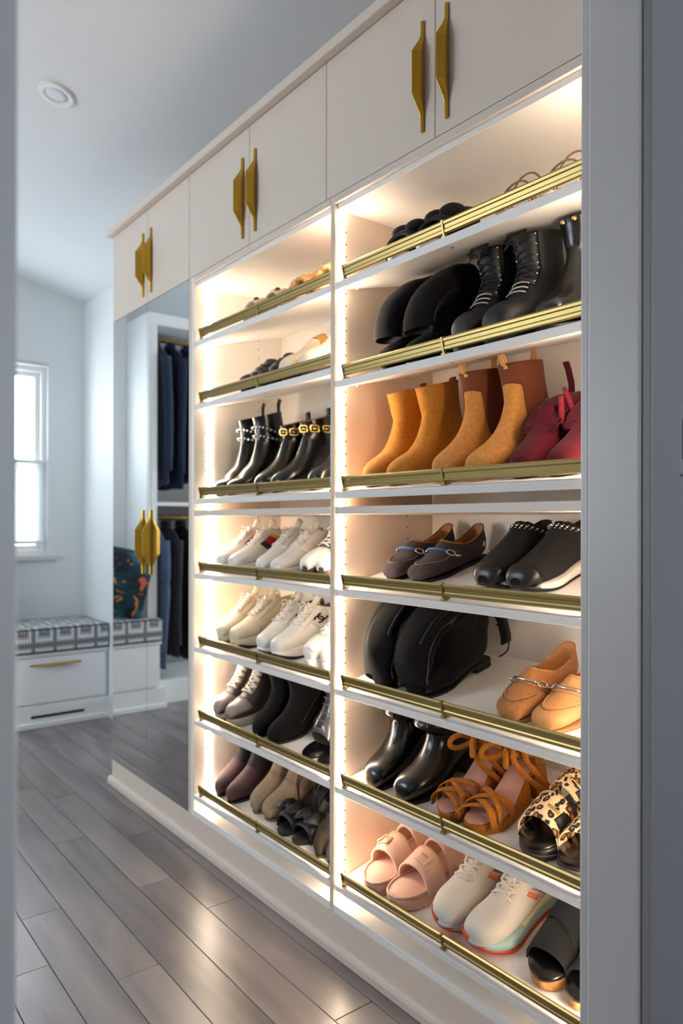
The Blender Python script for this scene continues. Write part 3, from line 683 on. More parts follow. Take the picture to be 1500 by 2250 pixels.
def loop_tab(root, lad, m, h=.022, w=.012, back=True, name='pull_tab', lean=-.006):
    P = lad.pts(np.array([lad.N-.02]), np.array([PI if back else 0.]), .001)[0]; mb = MB(); P = P+np.array([0, 0, -.012])
    path = [(P[0]-.001, P[1], P[2]), (P[0]+lean*.4-.003, P[1], P[2]+.012+h*.6), (P[0]+lean, P[1], P[2]+.012+h), (P[0]+lean+.006, P[1], P[2]+.012+h*.85), (P[0]+.005, P[1], P[2]+.008)]
    return ribbon(mb, cr(path, np.linspace(0, 4, 15)), w, .0022, (0, 1, 0)).build(name, m, root, smooth=True)
def studs(root, name, lad, m, S_, PH, r=.003, off=.003):
    mb = MB()
    for p in lad.pts(np.asarray(S_), np.asarray(PH), off): mb.ball(tuple(p), r, 8, 5)
    return mb.build(name, m, root, smooth=True)

def bprof(L=.26, H=.205, w=1., front=.124, back=.012, toe=1., ank=.122, waist=1., tw=1.):
    k = L/.27
    st = [(.268,.020*toe,.270,.006,.010*tw),(.263,.036*toe,.265,.002,.024*tw),(.248,.049*toe,.244,.001,.036*tw),(.222,.058*toe,.208,.001,.0435),(.192,.069,.166,.001,.0445),(.165,.086,.120,.002,.040),
          (.146,.107,.072,.003,.035),(.134,.127,.032,.006,.0335),(.127,.142,.006,.020,.033),(ank,.155,.001,.055,.034),((ank+front)/2,.175,.008,.105,.0365*waist),(front,.205,(back+.010)/2+.003,.160,.040),(front+.002,.225,back,.213,.043)]
    o = []
    for px, pz, qx, qz, ww in st:
        f = lambda z: z if z < .12 else .12+(z-.12)*(H-.12)/(.219-.12)
        o.append((px*k, f(pz), qx*k, f(qz), ww*w))
    return o
def sprof(L=.27, w=1., col=1., toe=1., vamp=1.):
    k = L/.28
    st = [(.277,.020*toe,.279,.004,.012),(.271,.033*toe,.273,.001,.028),(.255,.042*toe,.250,.0,.040),(.226,.049*toe,.210,.0,.0455),(.196,.058*vamp,.165,.0,.0450),(.171,.068*vamp,.115,.001,.041),
          (.151,.077*vamp,.064,.002,.0365),(.136,.083*vamp,.024,.008,.0350),(.124,.087*col,.002,.026,.034),(.114,.089*col,.003,.050,.032),(.106,.088*col,.006,.069*col,.0310)]
    return [(a*k, b, c*k, d, e*w) for a, b, c, d, e in st]
def lprof(L=.26, w=1.):
    k = L/.265
    st = [(.263,.016,.264,.004,.013),(.258,.027,.259,.001,.028),(.243,.036,.238,.001,.0395),(.216,.042,.194,.001,.0425),(.194,.051,.142,.001,.0415),(.178,.060,.092,.001,.038),(.167,.067,.046,.003,.0345),(.160,.071,.012,.018,.0335),(.155,.073,.002,.046,.031),(.151,.073,.004,.082,.028)]
    return [(a*k, b, c*k, d, e*w) for a, b, c, d, e in st]

# ---- shoe materials
def leather(n, c, r=.32, **k): return mat(n, c, r, bump=.12, scale=180, coat=.25, **k)
def suede(n, c, **k): return mat(n, c, .92, bump=.25, scale=400, var=.14, sheen=.06, spec=.2, **k)
BLK = leather('black_leather', '#0b0a0c', .27); BLKM = mat('black_matte_leather', '#121113', .55, bump=.15, scale=200)
BSU = suede('black_suede', '#0d0b0c'); BRUB = mat('black_rubber', '#101012', .6, bump=.05, scale=200)
LIN = mat('dark_lining', '#2a211d', .8); TANL = mat('tan_lining', '#a5713f', .6, bump=.1, scale=150)
MUS = suede('mustard_suede', '#b57a30'); TANS = suede('tan_suede', '#bf8444'); ELA = mat('brown_elastic', '#6d3212', .85, bump=.5, scale=500, stretch=(3, 3, .3))
CREP = mat('crepe_sole', '#c9955a', .7, bump=.1, scale=200); BUR = suede('burgundy_suede', '#4f0b19'); BURL = suede('dark_burgundy_suede', '#4a0c18')
WHT = mat('white_leather', '#e3dfd7', .42, bump=.06, scale=150); CRM = mat('cream_leather', '#d9cbb0', .5, bump=.08, scale=150)
LACE = mat('cotton_lace', '#efe8dc', .85, bump=.3, scale=600); WRUB = mat('white_rubber', '#ece8df', .5)
GRYS = suede('grey_brown_suede', '#463d3e'); GRYM = mat('grey_mesh', '#4c4546', .8, bump=.4, scale=500)
BKN = mat('black_knit', '#110e0f', .9, bump=.5, scale=520, stretch=(1, 1, 2)); COG = mat('cognac_suede', '#a66f40', .88, bump=.2, scale=400, var=.12, sheen=.3, spec=.2)
PEB = mat('pebbled_tan_leather', '#bb8450', .7, bump=.25, scale=320, var=.06); SILV = leather('silver_leather', '#6f6a68', .3, metal=.55)
PLUM = mat('plum_brown_suede', '#4a2f32', .8, bump=.2, scale=400, var=.12, sheen=.05); BEI = mat('beige_knit', '#857460', .9, bump=.6, scale=420, stretch=(.6, .6, 2.5))
BEIS = suede('beige_suede', '#96826a'); TAU = suede('taupe_suede', '#2f2820'); PINK = mat('pink_foam', '#d8ae98', .62, bump=.05, scale=200)
NAVP = mat('plum_navy_satin', '#2e2733', .55, bump=.2, scale=150); CANV = mat('cream_canvas', '#e6d8bf', .85, bump=.4, scale=500); STRAW = mat('straw_leather', '#d9a868', .7, bump=.15, scale=200)
JUTE = mat('jute_rope', '#c99a5a', .9, bump=.9, scale=260, stretch=(1, 1, 4), var=.25); OCH = suede('ochre_suede', '#a86620'); INS = mat('pink_tan_insole', '#c58f7c', .4, coat=.2)
CORK = mat('cork', '#c08a50', .8, bump=.4, scale=250, var=.3); MINT = mat('mint_foam', '#a9c6c2', .6); YELF = mat('pale_yellow_foam', '#dcd9b0', .6); ORG = mat('orange_rubber', '#d2481c', .5)
OFFM = mat('offwhite_mesh', '#d8cfc2', .85, bump=.5, scale=420); BRZ = mat('bronze_strap', (.28, .14, .07), .3, .7); WOV = mat('woven_raffia', '#d8a56c', .8, bump=.9, scale=160, var=.25)
RED = mat('red_patch', '#b01218', .6); NVY = mat('navy_patch', '#1a1c2b', .6); YEL = mat('yellow_patch', '#d09a35', .6); GREEN = mat('green_stripe', '#1f5a34', .6)
BLUT = mat('blue_cord', '#2c5f8c', .6); GREY = mat('grey_suede_panel', '#5a4a47', .9, bump=.2, scale=300); TASS = mat('tan_tape', '#cf9c5d', .8, bump=.3, scale=400)

def shoe_root(name, label, cat, group, key, Y, t, L, yaw=0.):
    f = Vector((-CA, 0, -SA)); n = Vector((-SA, 0, CA)); l = n.cross(f)
    fx = f*math.cos(yaw)+l*math.sin(yaw); ly = n.cross(fx)
    toe = Vector((XF+.001+CA*t, Y, SHELF[key]+SA*t)); o = toe-fx*L+n*.0006
    mw = Matrix(((fx.x, ly.x, n.x, o.x), (fx.y, ly.y, n.y, o.y), (fx.z, ly.z, n.z, o.z), (0, 0, 0, 1)))
    return thing(name, label, cat, group=group, mw=mw)
def pair(build, name, desc, cat, group, key, Ys, t, L, yaw=(0, 0), **kw):
    ZMAX[0] = {'R2': .216, 'R3': .238, 'L3': .29}.get(key, .214)
    for i, Y in enumerate(Ys):
        far = 'nearer the mirrored doors' if key[0] == 'L' else 'nearer the centre divider'
        nr = 'nearer the centre divider' if key[0] == 'L' else 'farther from the divider'
        lab = f"{desc}, {far if i == 0 else nr}" if len(Ys) > 1 else desc
        r = shoe_root(name, lab, cat, group, key, Y, t if not isinstance(t, tuple) else t[i], L, yaw[i])
        build(r, 1 if i == 0 else -1, L, **kw)

# ---- builders (inner = +1: the partner stands on the local +y side)
def heel_block(r, L, W, zs, tf, m, inner, xh=.27, name='heel', taper=.0):
    slab(r, name, L, W, lambda x: 0., lambda x: max(.001, zs(x)-tf), m, inner, 0., xh*L, ch=.05, n=18)
def ankle_boot(r, inner, L, m=BLK, lm=LIN, sm=BRUB, H=.205, tf=.006, hh=.016, front=.124, back=.012, toe=1., elastic=None, tab=None, tabm=None, sole=None, w=1., tw=1., pt=1., ank=.122, dip=0., seam=None, folds=0., block=True):
    zs = lifter(L, tf, hh)
    defo = None
    if folds:
        def defo(S_, PH, P):
            k = np.clip((S_-5)/3, 0, 1)*np.clip((13-S_)/2, .2, 1); a = folds*k*np.sin(P[..., 2]*150+2*np.sin(PH*2)+inner); o = np.zeros_like(P); o[..., 0] = a*np.cos(PH); o[..., 1] = a*np.sin(PH); return o
    lad = Lad(bprof(L, H, w, front, back, toe, ank, tw=tw), inner, L, zs, dip=dip, defo=defo)
    upper(r, lad, m, lm)
    W = .089*w
    slab(r, 'sole', L, W, (lambda x: zs(x)-tf) if block and hh > .008 else (lambda x: 0.), zs, sm, inner, grow=.001, pt=pt)
    if block and hh > .008: heel_block(r, L, W, zs, tf, sm, inner)
    if elastic:
        for sg in (1, -1):
            patch(r, 'elastic_gore', lad, elastic, 9.0, 12.0, sg*.30*PI, sg*.70*PI, .0008, .0016, 12, 12, lambda u: min(1., (.30+u*1.9)**.5) if u < .5 else 1.0)
    if tab: loop_tab(r, lad, tabm or m, tab)
    return lad
def mustard(r, inner, L):
    lad = ankle_boot(r, inner, L, MUS, TANL, mat('brown_stacked_heel', '#6b4a2c', .6), .200, .005, .022, front=.128, back=.004, ank=.128, toe=1.05)
    loop_tab(r, lad, mat('rust_tab', '#9c4a18', .8), .008, .016)
    patch(r, 'back_seam', lad, MUS, 8.2, 11.9, PI-.10, PI+.10, .0008, .0014, 10, 4)
    patch(r, 'side_gore', lad, mat('ochre_elastic', '#a5702c', .9, bump=.5, scale=500), 10.0, 12., PI*.5*1.18, PI*.72, .0004, .001, 8, 6)
def tanchelsea(r, inner, L):
    zs = lifter(L, .010, .010); lad = Lad(bprof(L, .212, 1.0, .116, .018, 1.0, .124), inner, L, zs); upper(r, lad, TANS, TANL)
    slab(r, 'sole', L, .092, lambda x: 0., zs, CREP, inner, grow=.002)
    def shp(u): return .62+.38*min(1, u*2.2) if u < .5 else 1.
    patch(r, 'elastic_collar', lad, ELA, 10.1, 12.0, -.80*PI, .80*PI, .0010, .0018, 6, 30)
    for sg in (1, -1): side_panel(r, 'elastic_gore', lad, ELA, [(.074, .086, .078), (.080, .098, .066), (.092, .104, .056), (.115, .104, .048), (.140, .103, .042), (.165, .103, .036), (.190, .106, .032), (.222, .112, .030)], sg, .0018)
    patch(r, 'welt_stitch', lad, mat('pale_welt', '#e0b479', .8), 3.5, 3.9, .55*PI, .56*PI, .001, .001, 3, 3)
    loop_tab(r, lad, TASS, .030, .011, lean=-.012)
    loop_tab(r, lad, TASS, .020, .011, False, 'front_tab', lean=.006)
def burgundy(r, inner, L):
    zs = lifter(L, .006, .012); k = L/.27
    st = [(.268,.020,.270,.005,.010),(.262,.036,.264,.002,.026),(.246,.048,.242,.001,.038),(.222,.058,.206,.001,.044),(.192,.072,.160,.001,.045),(.166,.092,.108,.002,.041),(.150,.112,.058,.004,.038),(.140,.125,.020,.020,.037),
          (.136,.118,.0,.055,.040),(.138,.112,-.002,.095,.045),(.148,.102,.030,.128,.049),(.166,.088,.105,.118,.049),(.180,.070,.168,.088,.045)]
    lad = Lad([(a*k, b, c*k, d, e) for a, b, c, d, e in st], inner, L, zs); upper(r, lad, BUR, BURL, 1.6)
    slab(r, 'sole', L, .090, lambda x: zs(x)-.006, zs, BRUB, inner, grow=.001); heel_block(r, L, .09, zs, .006, BRUB, inner)
    mb = MB(); p = cr([(.10, .030, .145), (.115, .052, .10), (.13, .056, .070), (.142, .050, .062), (.146, .046, .08), (.13, .040, .13)], np.linspace(0, 5, 20))
    mb.tube([(x, y, z+zs(.1)) for x, y, z in p], .0055, 8, flat=.7); mb.build('tie_loop', suede('rose_suede_tie', '#86202f'), r, smooth=True)
    ribbon(MB(), [(.035, 0, .135), (.030, 0, .165), (.034, 0, .195), (.040, 0, .212)], .014, .003, (0, 1, 0)).build('pull_tab', BURL, r, smooth=True)
def combat(r, inner, L):
    zs = lifter(L, .016, .012); lad = Lad(bprof(L, .205, 1.02, .130, .004, 1.15, .128), inner, L, zs, dip=0); upper(r, lad, BLKM, LIN)
    slab(r, 'lug_sole', L, .094, lambda x: 0., zs, BRUB, inner, grow=.003)
    patch(r, 'tongue', lad, BLKM, 5.6, 12., -.26*PI, .26*PI, .0016, .002, 14, 9)
    t = [(.150, 0, .190), (.147, 0, .203), (.140, 0, .212)]
    ribbon(MB(), [(a*L/.27, b, c+zs(.1)-.015) for a, b, c in t], .05, .004, (0, 1, 0)).build('tongue_top', BLKM, r, smooth=True)
    laces(r, lad, mat('black_lace', '#1d1b1c', .8), 5.6, 11.4, 7, .55, .50, .0028)
    S_, P_ = [], []
    for s in np.linspace(6., 11.6, 7): S_ += [s, s]; P_ += [.68, -.68]
    studs(r, 'eyelets', lad, CHROME, S_, P_, .0032, .0018)['kind'] = 'stuff'
    laces(r, lad, mat('silver_cord', '#b9b6b2', .4), 4.6, 6.0, 3, .5, .5, .0028, straight=True, bow=False, name='silver_laces')
def slouch(r, inner, L, long=False):
    zs = lifter(L, .005, .014); k = L/.27
    st = [(.268,.020,.270,.005,.010),(.262,.036,.264,.002,.026),(.246,.047,.242,.001,.038),(.222,.055,.206,.001,.044),(.192,.064,.160,.001,.0445),(.170,.076,.108,.002,.041),(.156,.088,.058,.004,.039),(.146,.100,.016,.020,.038)]
    if long: st = st[:4]+[(a, b, c, d, e+.009) for a, b, c, d, e in st[4:]]
    if not long:
        st += [(.142,.108,-.004,.060,.040),(.142,.114,-.010,.115,.045),(.150,.118,-.010,.165,.048),(.160,.116,.010,.200,.048),(.176,.106,.100,.200,.047),(.192,.092,.160,.186,.046),(.204,.078,.205,.158,.045),(.208,.066,.240,.112,.044),(.206,.060,.252,.072,.043)]
    else:
        st += [(.146,.112,-.006,.060,.044),(.150,.130,-.014,.115,.050),(.156,.146,-.016,.165,.054),(.164,.158,.004,.222,.056),(.184,.154,.080,.236,.056),(.208,.138,.140,.228,.055),(.226,.110,.190,.206,.053),(.238,.076,.238,.160,.053),(.246,.036,.268,.096,.052),(.246,.006,.276,.030,.051)]
    a0 = .0045 if not long else .0075
    def defo(S_, PH, P):
        kk = np.clip((S_-7)/3, 0, 1); o = np.zeros_like(P)
        q = P[..., 0]*(70 if not long else 48)+P[..., 2]*50+2.5*np.sin(PH)+inner
        a = a0*kk*np.sin(q); o[..., 1] = a*np.sin(PH)+a0*.5*kk*np.sin(2.3*q); o[..., 2] = a*.6; o[..., 0] = a*.4*np.cos(PH); return o
    lad = Lad([(a*k, b, c*k, d, e) for a, b, c, d, e in st], inner, L, zs, defo=defo, eb=.7); upper(r, lad, BSU, LIN, 2.)
    slab(r, 'sole', L, .089, lambda x: zs(x)-.005, zs, BRUB, inner, grow=.001); heel_block(r, L, .089, zs, .005, BRUB, inner)
    mb = MB(); q = lad.pts(np.linspace(10.6, lad.N-.6, 16), np.full(16, .42*PI), .0014); mb.tube(list(map(tuple, q)), .0022, 6); mb.build('zip_seam', BLKM, r, smooth=True)
    return lad, zs
def tasselboot(r, inner, L):
    lad, zs = slouch(r, inner, L, True)
    # turned edge of the shaft falling in an S down the visible side
    for (s0, s1, a0, a1, w) in ((11.2, 16.6, .20, .46, .030), (10.2, 15.2, .58, .74, .022)):
        u = np.linspace(0, 1, 20); G = []
        for v in np.linspace(0, 1, 5): G.append(lad.pts(s0+(s1-s0)*u, (a0+(a1-a0)*u+.06*np.sin(5*u)+.10*v)*PI, .003+.009*np.sin(PI*v)**.7*np.sin(PI*np.clip(u+.08, 0, 1))**.5))
        sf = MB().sheet(G, .0024).build('shaft_fold', BSU, r, smooth=True); MB().tube(list(map(tuple, G[-1])), .0019, 6).build('fold_edge', mat('lit_black_edge', '#4b4446', .85), sf, smooth=True)  # edge tube coloured paler to paint the light caught on the fold
    if inner < 0:
        c = MB(); c.tube(cr([(-.014, .040, .10), (-.032, .050, .085), (-.036, .054, .05), (-.020, .056, .030), (.004, .050, .024)], np.linspace(0, 4, 16)).tolist(), .0018, 6); c.build('tassel_cord', BSU, r, smooth=True)
        ribbon(MB(), [(-.012, .046, .150), (-.026, .052, .110), (-.028, .054, .072), (-.024, .054, .050)], .040, .004, (1, .1, .1)).build('hanging_flap', BSU, r, smooth=True)
def leatherboot(r, inner, L, mt=None, lm=LIN, H=.222):
    m = mt or BLK; zs = lifter(L, .006, .030); k = L/.27
    st = [(.268,.022,.270,.006,.012),(.262,.040,.264,.002,.028),(.246,.052,.242,.001,.039),(.222,.060,.206,.001,.044),(.192,.070,.160,.001,.0445),(.166,.088,.108,.002,.041),(.150,.112,.058,.004,.038),(.146,.136,.022,.016,.040),
          (.158,.160,.004,.055,.046),(.170,.186,-.006,.110,.052),(.160,.215,-.014,.160,.055),(.142,.245,-.018,.205,.055),(.132,.27,-.018,.25,.054)]
    f = lambda z: z if z < .12 else .12+(z-.12)*(H-.12)/.14
    def defo(S_, PH, P):
        kk = np.clip((S_-5)/3, 0, 1); o = np.zeros_like(P); a = .0055*kk*np.sin(P[..., 2]*62+1.5*np.sin(PH)+inner); o[..., 0] = a*np.cos(PH); o[..., 1] = a*np.sin(PH); return o
    lad = Lad([(a*k, f(b), c*k, f(d), e) for a, b, c, d, e in st], inner, L, zs, defo=defo); upper(r, lad, m, lm)
    slab(r, 'sole', L, .089, lambda x: zs(x)-.006, zs, BRUB, inner, grow=.001); heel_block(r, L, .089, zs, .006, BRUB, inner)
    mb = MB(); mb.tube(list(map(tuple, lad.pts(np.linspace(4.6, 12, 26), np.full(26, .30), .001))), .0014, 6); mb.build('front_seam', m, r, smooth=True)
    return lad
def sneaker(r, inner, L, m=WHT, lm=None, sm=WRUB, tf=.022, hh=.006, n=6, lm_lace=LACE, tongue=None, toe=1., col=1., vamp=1., w=1., straight=False, bow=True, outs=None, roll=.0, lr=.0034, s0=4.1, s1=8.0):
    zs = lifter(L, tf, hh); zu = lambda x: zs(x)-.006
    lad = Lad(sprof(L, w, col, toe, vamp), inner, L, zu, dip=.011, dipn=3.); upper(r, lad, m, lm or CRM, 3.)
    zb = lambda x: roll*max(0, (x/L-.72)/.28)**2*.018
    slab(r, 'midsole', L, .093*w, (lambda x: zb(x)+(.004 if outs else 0)), zs, sm, inner, grow=.0025, ch=.12)
    if outs: slab(r, 'outsole', L, .093*w, zb, lambda x: zb(x)+.0045, outs, inner, grow=.0025)
    tg = tongue or m
    G = []
    for i in range(10):
        u = i/9; row = []
        for j in range(9):
            v = -1+2*j/8
            if u < .7:
                p = lad.pts(np.array([s0+(lad.N-s0)*u/.7]), np.array([v*.30]), -.001+.004*(1-abs(v)))[0]
            else:
                q = lad.pts(np.array([lad.N]), np.array([v*.42]), 0)[0]; k = (u-.7)/.3; p = q+np.array([-.022*k, 0, .030*k*(1-.3*v*v)])
            row.append(p)
        G.append(row)
    MB().sheet(G, .004).build('tongue', tg, r, smooth=True)
    if n: laces(r, lad, lm_lace, s0+.1, s1, n, .50, .50, lr, straight, bow)
    return lad
def flag_sneaker(r, inner, L):
    lad = sneaker(r, inner, L, WHT, n=6, straight=True, tf=.022, lr=.0042)
    for sg in (-inner, inner):
        for k, (m, a, b) in enumerate(((NVY, 4.6, 5.3), (RED, 5.3, 6.6), (YEL, 6.6, 7.3))): patch(r, 'flag_stripe', lad, m, a, b, sg*.24*PI, sg*.50*PI, .0012, .0014, 4, 8)
        patch(r, 'flag_stripe', lad, YEL, 5.4, 6.6, sg*.50*PI, sg*.55*PI, .0012, .0014, 6, 3)
    patch(r, 'heel_tab', lad, NVY if inner < 0 else RED, 9.2, 9.95, PI-.5, PI+.5, .001, .002, 5, 7)
def plain_sneaker(r, inner, L):
    lad = sneaker(r, inner, L, WHT, n=5, straight=False, tf=.022, toe=.92, lr=.0030)
    G = lad.grid(4.1, 9.6, 12, .16*PI, .44*PI, 8, .0016); MB().sheet(G, .0016).build('lace_stay', WHT, r, smooth=True)
    G = lad.grid(4.1, 9.6, 12, -.16*PI, -.44*PI, 8, .0016); MB().sheet(G, .0016).build('lace_stay', WHT, r, smooth=True)
    patch(r, 'heel_counter', lad, mat('grey_lining_panel', '#6e5f57', .8), 8.6, 9.95, PI-.9, PI+.9, .001, .002, 5, 9)
def black_sole_sneaker(r, inner, L):
    lad = sneaker(r, inner, L, GREY, lm=mat('brown_lining', '#4a3a35', .8), sm=mat('black_sidewall', '#2a2a2c', .6), tf=.026, toe=1.1, lm_lace=LACE)
    patch(r, 'toe_cap', lad, WHT, .15, 4.0, -.52*PI, .52*PI, .0012, .002, 14, 16)
def cream_runner(r, inner, L):
    lad = sneaker(r, inner, L, CRM, sm=CRM, tf=.036, hh=.008, toe=1.0, outs=BRUB, roll=1.2, n=6, col=1.08, vamp=1.06)
    for sg in (1, -1):
        patch(r, 'side_overlay', lad, mat('champagne_leather', '#d8c49e', .35, metal=.2), 3.6, 8.6, sg*.46*PI, sg*.70*PI, .0014, .0018, 12, 6)
        patch(r, 'eyestay', lad, CRM, 4.2, 9.4, sg*.17*PI, sg*.30*PI, .0016, .0016, 12, 5)
    patch(r, 'heel_overlay', lad, mat('champagne_leather', '#d8c49e'), 7.6, 9.6, PI-.7, PI+.7, .0012, .0018, 8, 10)
    slab(r, 'midsole_band', L, .093, lambda x: .019, lambda x: .024, mat('champagne_leather', '#d8c49e'), inner, grow=.0034)
def cc_sneaker(r, inner, L):
    lad = sneaker(r, inner, L, WHT, sm=WRUB, tf=.032, hh=.006, outs=BRUB, roll=1.2, n=5, col=1.12, vamp=1.08, lm=mat('grey_pad', '#6b6266', .8))
    for sg in (1, -1):
        patch(r, 'eyestay', lad, WHT, 4.2, 9.4, sg*.16*PI, sg*.31*PI, .0016, .0018, 12, 5)
        patch(r, 'quarter_overlay', lad, WHT, 5.2, 9.2, sg*.34*PI, sg*.62*PI, .0010, .0016, 10, 8)
        # two interlocking open rings on the heel side
        mb = MB()
        for dd in (-1, 1):
            a = np.linspace(.80, 2*PI-.80, 18); u = 6.45+dd*(.34+.60*np.cos(a)); v = sg*(.37+.072*np.sin(a))*PI
            mb.tube(list(map(tuple, lad.pts(u, v, .0040))), .0042, 6, flat=.5)
        mb.build('emblem', BLKM, r, smooth=True)
    patch(r, 'collar_pad', lad, mat('dark_pad', '#3a3436', .8), 9.0, 9.98, PI-1.0, PI+1.0, .0014, .004, 5, 12)
    mb = MB(); q = lad.pts(np.full(14, 9.95), np.linspace(-.5, .5, 14), .006); ribbon(mb, [(x-.012, y, z+.016+.010*math.cos(y*60)) for x, y, z in q], .010, .002, (-.5, 0, .8)).build('tongue_loop', WHT, r, smooth=True)
def white_trainer(r, inner, L):
    lad = sneaker(r, inner, L, WHT, sm=WRUB, tf=.034, hh=.004, n=5, toe=1.05, col=1.05)
    for sg in (1, -1): patch(r, 'eyestay', lad, WHT, 4.2, 9.4, sg*.16*PI, sg*.36*PI, .0016, .0018, 12, 6)
    patch(r, 'toe_cap', lad, WHT, 1.0, 3.6, -.34*PI, .34*PI, .0012, .0016, 8, 12)
def hightop(r, inner, L):
    zs = lifter(L, .026, .004); lad = Lad(bprof(L, .165, .98, .122, .014, .92, .122), inner, L, lambda x: zs(x)-.006); upper(r, lad, mat('graphite_leather', '#3f3836', .5, bump=.15, scale=180), LIN)
    slab(r, 'midsole', L, .094, lambda x: 0., zs, mat('aged_white_rubber', '#bdae9c', .6), inner, grow=.0025)
    patch(r, 'toe_cap', lad, mat('grey_leather_cap', '#8b7f7a', .4), .2, 3.5, -.5*PI, .5*PI, .0012, .002, 12, 14)
    patch(r, 'tongue', lad, mat('pale_tongue', '#a4907c', .8), 4.2, 12., -.20*PI, .20*PI, .0012, .002, 14, 8)
    laces(r, lad, LACE, 4.2, 11.8, 9, .60, .60, .0044, bow=False, off=.005)
    laces(r, lad, LACE, 4.2, 11.8, 9, .60, .60, .0038, straight=True, bow=False, off=.004, name='cross_laces')
def knit_sneaker(r, inner, L):
    zs = lifter(L, .022, .010); lad = Lad(sprof(L, 1.0, 1.12, 1.05, 1.06), inner, L, lambda x: zs(x)-.006, dip=.018, dipn=3.); upper(r, lad, BKN, LIN, 3.)
    slab(r, 'midsole', L, .095, lambda x: .004+.020*max(0, (x/L-.70)/.30)**2, lambda x: zs(x)*.9, WRUB, inner, 0., .90*L, grow=.003, ch=.2)
    slab(r, 'outsole', L, .093, lambda x: .018*max(0, (x/L-.70)/.30)**2, lambda x: .0045+.020*max(0, (x/L-.70)/.30)**2, BRUB, inner, grow=.002)
    patch(r, 'toe_bumper', lad, mat('glossy_black_rubber', '#0e0e10', .35), .002, 2.1, -PI, PI, .0022, .002, 10, 26)
    S_, P_, S2, P2 = [], [], [], []
    for k in range(26):
        ph = -PI*.95+1.9*PI*k/25; s = 8.55-.9*abs(math.cos(ph/2))**3
        S_.append(s); P_.append(ph); S2 += [s+.30, s-.32]; P2 += [ph+.06, ph-.05]
    studs(r, 'large_studs', lad, CHROME, S_, P_, .0034, .0022)['kind'] = 'stuff'; studs(r, 'small_studs', lad, CHROME, S2, P2, .0019, .0016)['kind'] = 'stuff'
def runner(r, inner, L):
    zs = lifter(L, .034, .006); lad = Lad(sprof(L, 1.06, 1.05, 1.1, 1.0), inner, L, lambda x: zs(x)-.008, dip=.02, dipn=3.); upper(r, lad, OFFM, mat('pale_lining', '#cfc3b6', .8), 3.)
    rock = lambda x: .026*max(0, (x/L-.68)/.32)**2+.010*max(0, (.18-x/L)/.18)**2
    slab(r, 'midsole', L, .100, lambda x: .006+rock(x), lambda x: zs(x)+.002, MINT, inner, grow=.003, ch=.22)
    slab(r, 'upper_foam', L, .098, lambda x: .026+rock(x)*.5, lambda x: zs(x)+.006+.006*max(0, .4-x/L), YELF if inner < 0 else MINT, inner, 0., .62*L, grow=.0045, ch=.3)
    slab(r, 'outsole', L, .098, rock, lambda x: .0065+rock(x), ORG, inner, grow=.002)
    patch(r, 'toe_bumper', lad, ORG, .02, 2.4, -1.0*PI, -.36*PI, .0024, .003, 10, 12, lambda u: 1-.55*u); patch(r, 'toe_rand', lad, ORG, .02, 1.4, .70*PI, PI, .0022, .003, 6, 8)
    G = []
    for i in range(9):
        u = i/8; row = []
        for j in range(9):
            v = -1+2*j/8; p = lad.pts(np.array([4.4+(lad.N-4.4)*min(1, u/.75)]), np.array([v*.30]), -.0005+.004*(1-abs(v)))[0]
            if u > .75: p = p+np.array([-.02, 0, .026])*(u-.75)/.25
            row.append(p)
        G.append(row)
    MB().sheet(G, .004).build('tongue', OFFM, r, smooth=True)
    laces(r, lad, mat('oat_lace', '#d9cdbd', .85, bump=.3, scale=600), 4.6, 8.6, 5, .5, .5, .0038)
    for sg in (1, -1):
        patch(r, 'side_stripe', lad, mat('coral_print', '#e08058', .6), 5.6, 6.1, sg*.34*PI, sg*.56*PI, .0008, .0012, 4, 6)
        patch(r, 'quarter_panel', lad, mat('taupe_mesh', '#a39182', .85, bump=.4, scale=420), 6.3, 9.0, sg*.36*PI, sg*.62*PI, .0008, .0014, 8, 7)
